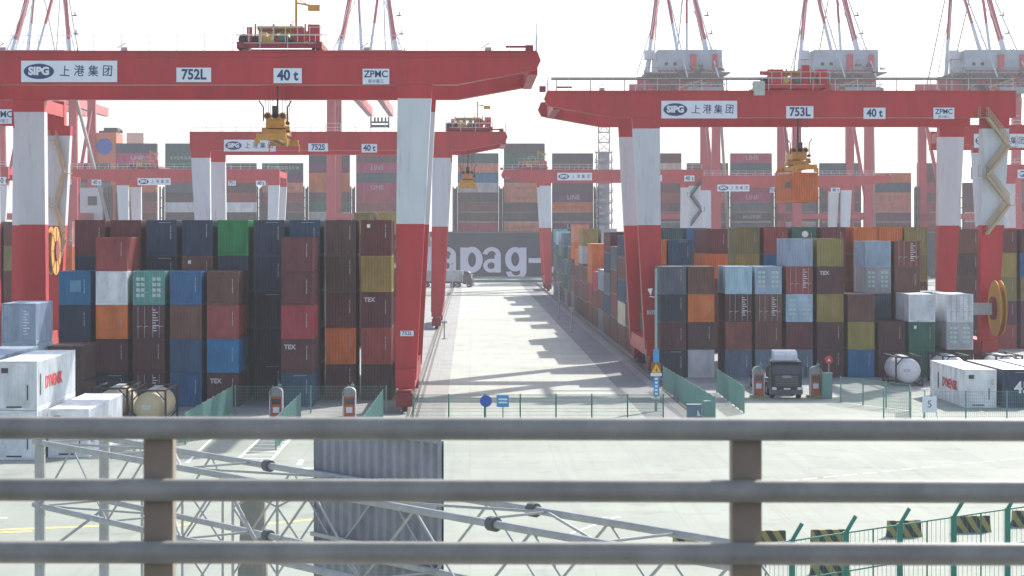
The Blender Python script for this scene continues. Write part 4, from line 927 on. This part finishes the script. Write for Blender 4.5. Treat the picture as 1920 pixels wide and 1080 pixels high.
# ------------------------------------------------------------------ gate kiosks
def kiosk(x, y, label, body=RMARK):
    t = thing('gate_kiosk', label, 'gate kiosk', (x, y, 0), group='card kiosks at the gate lanes')
    MB().box(-0.55, 0.6, -0.5, 1.2, 0, 0.18).build('island', mat('kerb_yellow_green', (0.22, 0.24, 0.10)), t)
    b = MB(); b.box(-0.36, 0.36, -0.16, 0.3, 0.18, 1.85); b.build('cabinet', mat('kiosk_red', (0.52, 0.10, 0.045), 0.5, var=0.2, scale=2), t)
    h = MB(); pts = [(-0.46, 1.85), (-0.46, 2.2)]+[(-0.46*math.cos(a*math.pi/8), 2.2+0.36*math.sin(a*math.pi/8)) for a in range(1, 8)]+[(0.46, 2.2), (0.46, 1.85)]
    for i in range(len(pts)-1): h.beam((pts[i][0], -0.1, pts[i][1]), (pts[i+1][0], -0.1, pts[i+1][1]), 0.9, 0.06, up=(0, 0, 1)) if False else h.add([(pts[i][0], -0.45, pts[i][1]), (pts[i+1][0], -0.45, pts[i+1][1]), (pts[i+1][0], 0.35, pts[i+1][1]), (pts[i][0], 0.35, pts[i][1])], [(0,1,2,3)])
    h.box(-0.40, 0.40, 0.3, 0.34, 1.85, 2.45); h.box(-0.47, -0.40, -0.3, 0.3, 0.18, 1.9); h.box(0.40, 0.47, -0.3, 0.3, 0.18, 1.9)
    h.build('hood', WHT, t)
    MB().box(-0.3, 0.3, -0.21, -0.165, 1.35, 1.75).build('screen', GLASS, t); MB().box(-0.22, 0.22, -0.2, -0.165, 0.75, 1.15).build('card_slot', SIGNW, t)
    MB().beam((0.2, 0.1, 2.5), (0.2, 0.1, 2.95), 0.04).box(0.1, 0.34, 0.0, 0.2, 2.6, 2.75).build('camera', MINT, t)
    return t
kiosk(PX(518, 150), 150, 'red and white arched gate kiosk on the left, nearer the tank container')
kiosk(PX(655, 150), 150, 'red and white arched gate kiosk on the left, nearer the crane leg')
kiosk(PX(1422, 173), 173, 'red and white gate kiosk just left of the lorry')
kiosk(PX(1529, 173), 173, 'red and white gate kiosk just right of the lorry')
t = thing('traffic_barrier_cabinet', 'pale green cabinet beside the right gate kiosk', 'cabinet', (PX(1550, 172), 172, 0)); MB().box(-0.35, 0.45, 0, 0.8, 0, 2.0).box(-0.4, 0.5, -0.05, 0.85, 2.0, 2.06).build('cabinet_body', MINT, t); MB().box(-0.28, 0.38, -0.03, 0, 0.2, 1.8).build('door', MINT, t)
t = thing('stop_light', 'small red lamp on a pole behind the right gate kiosk', 'signal lamp', (PX(1554, 178), 178, 0)); MB().beam((0, 0, 0), (0, 0, 2.6), 0.07).build('pole', GREYS, t)
MB().tube((0, -0.12, 2.75), (0, 0.05, 2.75), 0.33, 16).build('lamp_head', RMARK, t); MB().prism([(-0.14, 2.65), (0.14, 2.65), (0, 2.9)], -0.14, -0.121).build('symbol', SIGNW, t)

# electrical box by lane end
t = thing('electrical_box', 'blue grey electrical box with a white triangle beside the lane end fence', 'electrical box', (PX(1308, 149), 149, 0))
MB().box(-0.7, 0.25, 0, 0.7, 0.05, 1.35).box(-0.74, 0.29, -0.04, 0.74, 1.35, 1.4).build('box_body', mat('box_blue', (0.12, 0.19, 0.25)), t); MB().prism([(-0.05, 0.6), (0.22, 0.6), (0.0, 1.05)], -0.01, 0.0).build('warning_mark', SIGNW, t)
MB().box(0.45, 0.95, -0.1, 0.5, 0, 1.65).build('side_cabinet', MINT, t)

# ------------------------------------------------------------------ sign pole at the lane corner
t = thing('sign_pole', 'tall pale pole with blue signs and a yellow warning triangle at the lane corner', 'sign pole', (PX(1230, 160), 160, 0))
MB().tube((0, 0, 0), (0, 0, 10.7), 0.11, 10, r2=0.09).build('pole', TEAL_DK, t)
MB().box(-0.22, 0.22, -0.2, -0.13, PZ(679, 160), PZ(655, 160)).build('blue_plate', LBLUE, t)
MB().box(-0.36, 0.36, -0.19, -0.15, PZ(706, 160), PZ(680, 160)).build('sign_back', mat('sign_rust', (0.25, 0.1, 0.03)), t)
MB().prism([(-0.36, PZ(698, 160)), (0.36, PZ(698, 160)), (0, PZ(681, 160))], -0.23, -0.195).build('warning_triangle', YSIGN, t)
MB().prism([(-0.05, PZ(696, 160)), (0.09, PZ(696, 160)), (0.0, PZ(688, 160))], -0.24, -0.231).build('symbol', DMARK, t)
MB().box(-0.42, 0.42, -0.21, -0.17, PZ(705, 160), PZ(699, 160)).build('white_plate', SIGNW, t)
bp = MB().box(-0.2, 0.24, -0.2, -0.14, PZ(742, 160), PZ(707, 160)).build('tall_blue_plate', LBLUE, t)
mb = MB(); [mb.box(-0.1, 0.12, -0.21, -0.2005, PZ(740-7*i, 160), PZ(736-7*i, 160)) for i in range(5)]; mb.build('marking', SIGNW, bp)
MB().beam((0, 0, 8.55), (-0.5, 0, 8.6), 0.06).prism([(-0.62, 9.15), (-0.28, 9.2), (-0.4, 8.7)], -0.2, 0.2).build('camera', WHT, t)
MB().box(-0.3, 0.3, -0.1, 0.1, PZ(748, 160), PZ(745, 160)).build('bracket', SIGNW, t)

# ------------------------------------------------------------------ lorry
def wheel(parent, x, y, r=0.5, w=0.35):
    o = MB().tube((x-w/2, y, r), (x+w/2, y, r), r, 20).build('wheel', TYRE, parent)
    MB().tube((x-w/2-0.02, y, r), (x+w/2+0.02, y, r), r*0.55, 14).build('rim', GREYS, o)
def lorry(x, y, rz, label, cab=mat('lorry_dark_blue', (0.010, 0.018, 0.028), 0.3, var=0.1), defl=WHT, trailer=True):
    t = thing('lorry', label, 'lorry', (x, y, 0), rz, group='port lorries')
    b = MB()
    b.prism_x([(0.0, 0.75), (2.1, 0.75), (2.1, 2.95), (0.35, 2.95), (0.05, 1.95)], -1.23, 1.23)
    b.box(-1.25, 1.25, -0.14, 0.5, 0.42, 0.95); b.prism_x([(-0.05, 2.86), (0.3, 2.86), (0.3, 3.05), (-0.15, 2.95)], -1.15, 1.15)
    b.build('cab', cab, t)
    g = MB(); g.add([(-1.1, 0.03, 1.98), (1.1, 0.03, 1.98), (1.05, 0.30, 2.84), (-1.05, 0.30, 2.84)], [(0,1,2,3)]); g.build('windscreen', GLASS, t)
    g = MB(); g.box(-0.95, 0.95, -0.06, 0.0, 1.0, 1.88)
    for i in range(6): g.box(-0.92, 0.92, -0.1, -0.061, 1.05+i*0.14, 1.11+i*0.14, 1)
    g.build('grille', [DARK, mat('grille_grey', (0.14, 0.15, 0.16), 0.4)], t)
    MB().box(-0.35, 0.35, -0.09, -0.065, 1.70, 1.84).build('badge', LGREY, t)
    MB().box(-1.27, 1.27, -0.25, 0.0, 0.35, 0.70).box(-0.85, 0.85, -0.3, -0.25, 0.62, 0.72).build('bumper', mat('bumper_grey', (0.09, 0.10, 0.11), 0.5), t)
    MB().box(-0.26, 0.26, -0.27, -0.252, 0.74, 0.86).build('number_plate', SIGNW, t)
    for sx in (-1, 1):
        MB().box(sx*1.02-0.17, sx*1.02+0.17, -0.2, -0.141, 0.72, 0.92).build('headlight', mat('headlight_glass', (0.75, 0.78, 0.8), 0.1, var=0), t)
        MB().beam((sx*1.22, 0.2, 2.6), (sx*1.55, 0.05, 2.6), 0.05).box(sx*1.55-0.12, sx*1.55+0.12, -0.02, 0.1, 1.75, 2.55).build('mirror', cab, t)
        wheel(t, sx*1.05, 0.75); 
    d = MB(); n = 8
    pts = [(0.35, 2.95), (0.5, 3.45), (1.0, 3.75), (1.9, 3.85), (1.9, 2.95)]
    for i in range(len(pts)-1):
        pass
    d.prism_x(pts, -0.95, 0.95); d.box(-1.1, 1.1, 0.55, 1.95, 2.951, 3.1)
    d.build('roof_deflector', defl, t)
    if trailer:
        c = MB(); c.box(-0.5, -0.3, 1.9, 14, 0.95, 1.25).box(0.3, 0.5, 1.9, 14, 0.95, 1.25).box(-1.2, 1.2, 3.6, 14.2, 1.25, 1.4); c.build('chassis', DARK, t)
        for yy in (3.4, 4.7, 11.0, 12.3, 13.6):
            for sx in (-1, 1): wheel(t, sx*0.98, yy)
    return t
lorry(PX(1475, 172), 172, 0, 'dark blue lorry with a white roof deflector driving out through the right gate')
lorry(PX(886, 505), 505, R(80), 'distant lorry with a pale container at the far left end of the lane', cab=mat('lorry_grey', (0.08, 0.08, 0.09), 0.4), defl=DARK)
lx, ly = PX(886, 505)-2.6*math.sin(R(80)), 505+2.6*math.cos(R(80))
container(lx, ly, 1.42, 'pale grey', 'pale container carried by the distant lorry at the lane end', 'containers on lorries', 12.19, 2.59, rz=R(80), strip_=False)

# poles and posts beside the left rail
for (px_, py_, h_, lb_) in ((833, 636, 2.0, 'short grey post beside the left rail, nearer'), (848, 546, 6.0, 'thin lamp post at the far end of the left rail'), (1072, 622, 3.0, 'short grey post beside the right stack'), (1048, 598, 5.5, 'thin grey post beside the far right stack')):
    x, y = G(px_, py_); t = thing('post', lb_, 'post', (x, y, 0)); MB().tube((0,0,0), (0,0,h_), 0.09, 8).build('pole', GREYS, t); MB().box(-0.35, 0.35, -0.1, 0.1, h_, h_+0.25).build('head', GREYS, t); MB().box(-0.3, 0.3, -0.3, 0.3, 0, 0.12).build('base', GREYS, t)

# ------------------------------------------------------------------ lattice sign gantry in the middle distance
def pt(px, py, D): return Vector((PX(px, D), D, PZ(py, D)))
D0 = 50.8
def dep(px): return 4000/(79*(px+2150)/2225)      # distance along the gantry axis
def top_z(px, off=0): return 8.55
gz1, gz0 = 8.55, 7.05
def axis(px):
    D = dep(px); return Vector((PX(px, D), D, 0))
P0 = axis(75); P1 = axis(1400); ax = (P1-P0).normalized(); nrm = Vector((-ax.y, ax.x, 0))
if nrm.y < 0: nrm = -nrm
LG = (P1-P0).length; WG = 1.7
sg_ = thing('sign_gantry', 'grey tubular lattice gantry crossing the road below the bridge railing', 'sign gantry', P0)
def gp(s, side, z): p = ax*s+nrm*(WG*side); return Vector((p.x, p.y, z))
def find_s(px, side):
    lo, hi = -8.0, LG*0.8
    for _ in range(50):
        m_ = (lo+hi)/2; q_ = gp(m_, side, 0)+P0
        if 881+q_.x*F/q_.y < px: lo = m_
        else: hi = m_
    return lo
for side in (0, 1):
    for z in (gz1, gz0):
        c = MB().tube(gp(-0.3, side, z), gp(LG, side, z), 0.072, 12).build('chord', GREYS, sg_)
        for s2 in ([find_s(925, 0)] if side == 0 else [find_s(503, 1), find_s(1000, 1)]):
            MB().tube(gp(s2-0.09, side, z), gp(s2+0.09, side, z), 0.13, 12).build('flange', mat('flange_grey', (0.10, 0.11, 0.11)), c)
br = MB(); n = int(LG/3.2); st_ = LG/n
for i in range(n):
    a, e = i*st_, (i+1)*st_; m_ = (a+e)/2
    for side in (0, 1):
        br.tube(gp(a, side, gz0), gp(m_, side, gz1), 0.026, 6); br.tube(gp(m_, side, gz1), gp(e, side, gz0), 0.026, 6)
    for z in (gz0, gz1):
        br.tube(gp(a, 0, z), gp(a, 1, z), 0.026, 6); br.tube(gp(a, i % 2, z), gp(e, (i+1) % 2, z), 0.028, 6)
br.build('lattice_bracing', GREYS, sg_)
for (sp_, side) in ((0.0, 0), (1.5, 1)):
    p = gp(sp_ if side == 0 else 0.0, side, 0); MB().tube((p.x, p.y, 0), (p.x, p.y, gz1+0.1), 0.13, 12).build('support_post', GREYS, sg_)
lad = MB(); p, q_ = gp(0, 0, 0), gp(0, 1, 0)
for i in range(6): z = 0.6+i*1.05; lad.tube((p.x, p.y, z), (q_.x, q_.y, z+(1.0 if i % 2 else 0)), 0.035, 6); lad.tube((p.x, p.y, z), (q_.x, q_.y, z), 0.03, 6)
lad.build('post_bracing', GREYS, sg_)
# ribbed sign board hung on the far face
sA = find_s(592, 1.06); sB = find_s(824, 1.06)
pn = MB(); A0 = gp(sA, 1.06, 0); B0 = gp(sB, 1.06, 0)
zt_, zb_ = PZ(812, (gp((sA+sB)/2, 1.06, 0)+P0).y), 4.6
pn.corr((A0.x, A0.y), (B0.x, B0.y), zb_, zt_, 0.31, 0.06, tuple(-nrm)); A1 = gp(sA, 1.12, 0); B1 = gp(sB, 1.12, 0)
pn.add([(A1.x, A1.y, zb_), (B1.x, B1.y, zb_), (B1.x, B1.y, zt_), (A1.x, A1.y, zt_)], [(0,1,2,3)])
pn.beam((A0.x, A0.y, zt_), (B0.x, B0.y, zt_), 0.09); pn.beam((A0.x, A0.y, zb_), (A0.x, A0.y, zt_), 0.08); pn.beam((B0.x, B0.y, zb_), (B0.x, B0.y, zt_), 0.08)
po = pn.build('ribbed_sign_panel', mat('panel_grey', (0.24, 0.255, 0.28), 0.5, var=0.15, scale=2), sg_)
rb = MB()
for z in (7.3, 8.3): rb.beam((A0.x+nrm.x*-0.1, A0.y-0.1, z), (B0.x-0.1*nrm.x, B0.y-0.1, z), 0.08)
rb.build('panel_rail', GREYS, po)
# X braced lattice posts beneath the gantry
for (px_, D_, lb_) in ((342, 66, 'thin X braced lattice frame seen under the gantry, left'), (520, 60, 'thin X braced lattice frame beside the ribbed panel')):
    t = thing('lattice_frame', lb_, 'lattice frame', (PX(px_, D_), D_, 0)); b = MB(); w = 1.25; zt2 = PZ(905, D_)
    for xx in (-w, 0, w): b.tube((xx, 0, 0), (xx, 0, zt2), 0.045, 6)
    zz = 0.1
    while zz < zt2-0.5:
        z2 = min(zt2, zz+1.9)
        for xx in (-w, 0): b.tube((xx, 0, zz), (xx+w, 0, z2), 0.035, 6); b.tube((xx+w, 0, zz), (xx, 0, z2), 0.035, 6)
        zz = z2
    b.build('lattice', GREYS, t)
t = thing('concrete_column', 'grey concrete column flaring towards its base under the gantry', 'column', (PX(474, 70), 70, 0))
MB().tube((0,0,0), (0,0,PZ(990,70)), 0.62, 16, r2=0.42).tube((0,0,PZ(990,70)), (0,0,PZ(905,70)), 0.42, 16).build('column_shaft', mat('column_grey', (0.20, 0.20, 0.17), 0.8, var=0.15), t)

# ------------------------------------------------------------------ green fence and striped barriers at lower right
t = thing('roadside_fence', 'dark green fence with cranked post tops in the lower right corner', 'fence', (0, 0, 0))
fx0, fd0 = 1485, 84.0
fp = []
for i in range(-1, 7):
    px_ = 1485+i*101; D_ = 78-0.0*i; py_ = 1003-i*14.5; D2 = (CAMZ-3.15)*F/(py_-431); fp.append(Vector((PX(px_, D2), D2, 0)))
for p in fp:
    b = MB(); b.beam(p, p+Vector((0,0,3.0)), 0.19, 0.19); b.beam(p+Vector((0,0,2.95)), p+Vector((0.35,0,3.55)), 0.12); b.build('post', GREEN, t)
for i in range(len(fp)-1):
    p, q_ = fp[i], fp[i+1]; b = MB()
    for z in (0.3, 1.6, 2.95): b.beam(p+Vector((0,0,z)), q_+Vector((0,0,z)), 0.05)
    for k in range(1, 12): u = p+(q_-p)*(k/12); b.beam(u+Vector((0,0,0.3)), u+Vector((0,0,2.95)), 0.012)
    u = (p+q_)/2; b.beam(u, u+Vector((0,0,2.95)), 0.05)
    b.build('mesh_panel', GREEN, t)
def barrier(px_, py_, label, rz=0, L=1.5):
    x, y = G(px_, py_); o = MB(); o.prism_x([(-0.3, 0), (0.3, 0), (0.16, 0.25), (0.11, 0.72), (-0.11, 0.72), (-0.16, 0.25)], -L/2, L/2)
    ob = o.build('concrete_barrier', STRIPES, None, label=label, category='concrete barrier', group='striped barriers along the road'); ob.location = (x, y, 0); ob.rotation_euler = (0, 0, rz)
for (px_, py_, w_, lb_) in ((1295, 1034, 0.1, 'striped barrier mostly hidden behind the bottom rail, farthest left'), (1440, 1026, 0.1, 'striped barrier just right of the brown post'), (1553, 1024, 0.12, 'striped barrier left of the green fence posts'),
        (1695, 1006, 0.15, 'striped barrier at the middle green fence post'), (1825, 997, 0.15, 'striped barrier between the two right green posts'), (1928, 986, 0.15, 'striped barrier cut by the right edge'), (1556, 1078, 0.1, 'striped barrier below the bottom rail')):
    barrier(px_, py_, lb_, w_)

# ------------------------------------------------------------------ bridge railing in front of the camera
RD = 7.2
rl = thing('bridge_railing', 'grey three bar railing with brown posts crossing the foreground', 'railing', (0, RD, 12.4))
roll = -0.0023
def rz_at(py, x): return PZ(py, RD)-12.4+roll*x
for py_ in (804, 920, 1037):
    b = MB(); n = 20; x0, x1 = -14, 14; vs_ = []
    for x in (x0, x1):
        for i in range(n):
            a = 2*math.pi*i/n; vs_.append((x, math.cos(a)*0.036, rz_at(py_, x)+math.sin(a)*0.0385))
    b.add(vs_, [(i, n+i, n+(i+1) % n, (i+1) % n) for i in range(n)]); b.build('rail', RAILP, rl, smooth=True)
for i in range(-6, 7):
    x = PX(1403, RD)+i*1.996-0.0; b = MB(); b.box(x-0.05, x+0.05, 0.032, 0.115, -0.12, rz_at(800, x)); 
    for py_ in (804, 920, 1037): b.tube((x, 0.03, rz_at(py_, x)), (x, 0.05, rz_at(py_, x)), 0.03, 10)
    b.build('post', POSTB, rl)
br_ = thing('bridge_deck', 'concrete bridge deck edge carrying the railing below the picture', 'bridge', (0, 0, 0)); br_['kind'] = 'structure'
MB().box(-40, 40, RD-0.12, RD+0.3, 11.6, 12.28).build('parapet', mat('parapet_concrete', (0.35, 0.35, 0.33), 0.85), br_)
MB().box(-40, 40, -8, RD-0.12, 11.2, 11.7).build('deck_slab', mat('deck_asphalt', (0.10, 0.10, 0.10), 0.9), br_)

# ------------------------------------------------------------------ haze
hz = MB().box(-900, 900, -60, 1300, -6, 112).build('haze', [], None, kind='stuff')
hm = bpy.data.materials.new('haze_air'); hm.use_nodes = True; n, l = nt(hm); n.remove(n['Principled BSDF'])
pv = n.new('ShaderNodeVolumePrincipled'); pv.inputs['Color'].default_value = (0.95, 0.97, 1.0, 1); pv.inputs['Density'].default_value = 0.0002; pv.inputs['Anisotropy'].default_value = 0.0
l.new(pv.outputs[0], n['Material Output'].inputs['Volume']); hz.data.materials.append(hm)
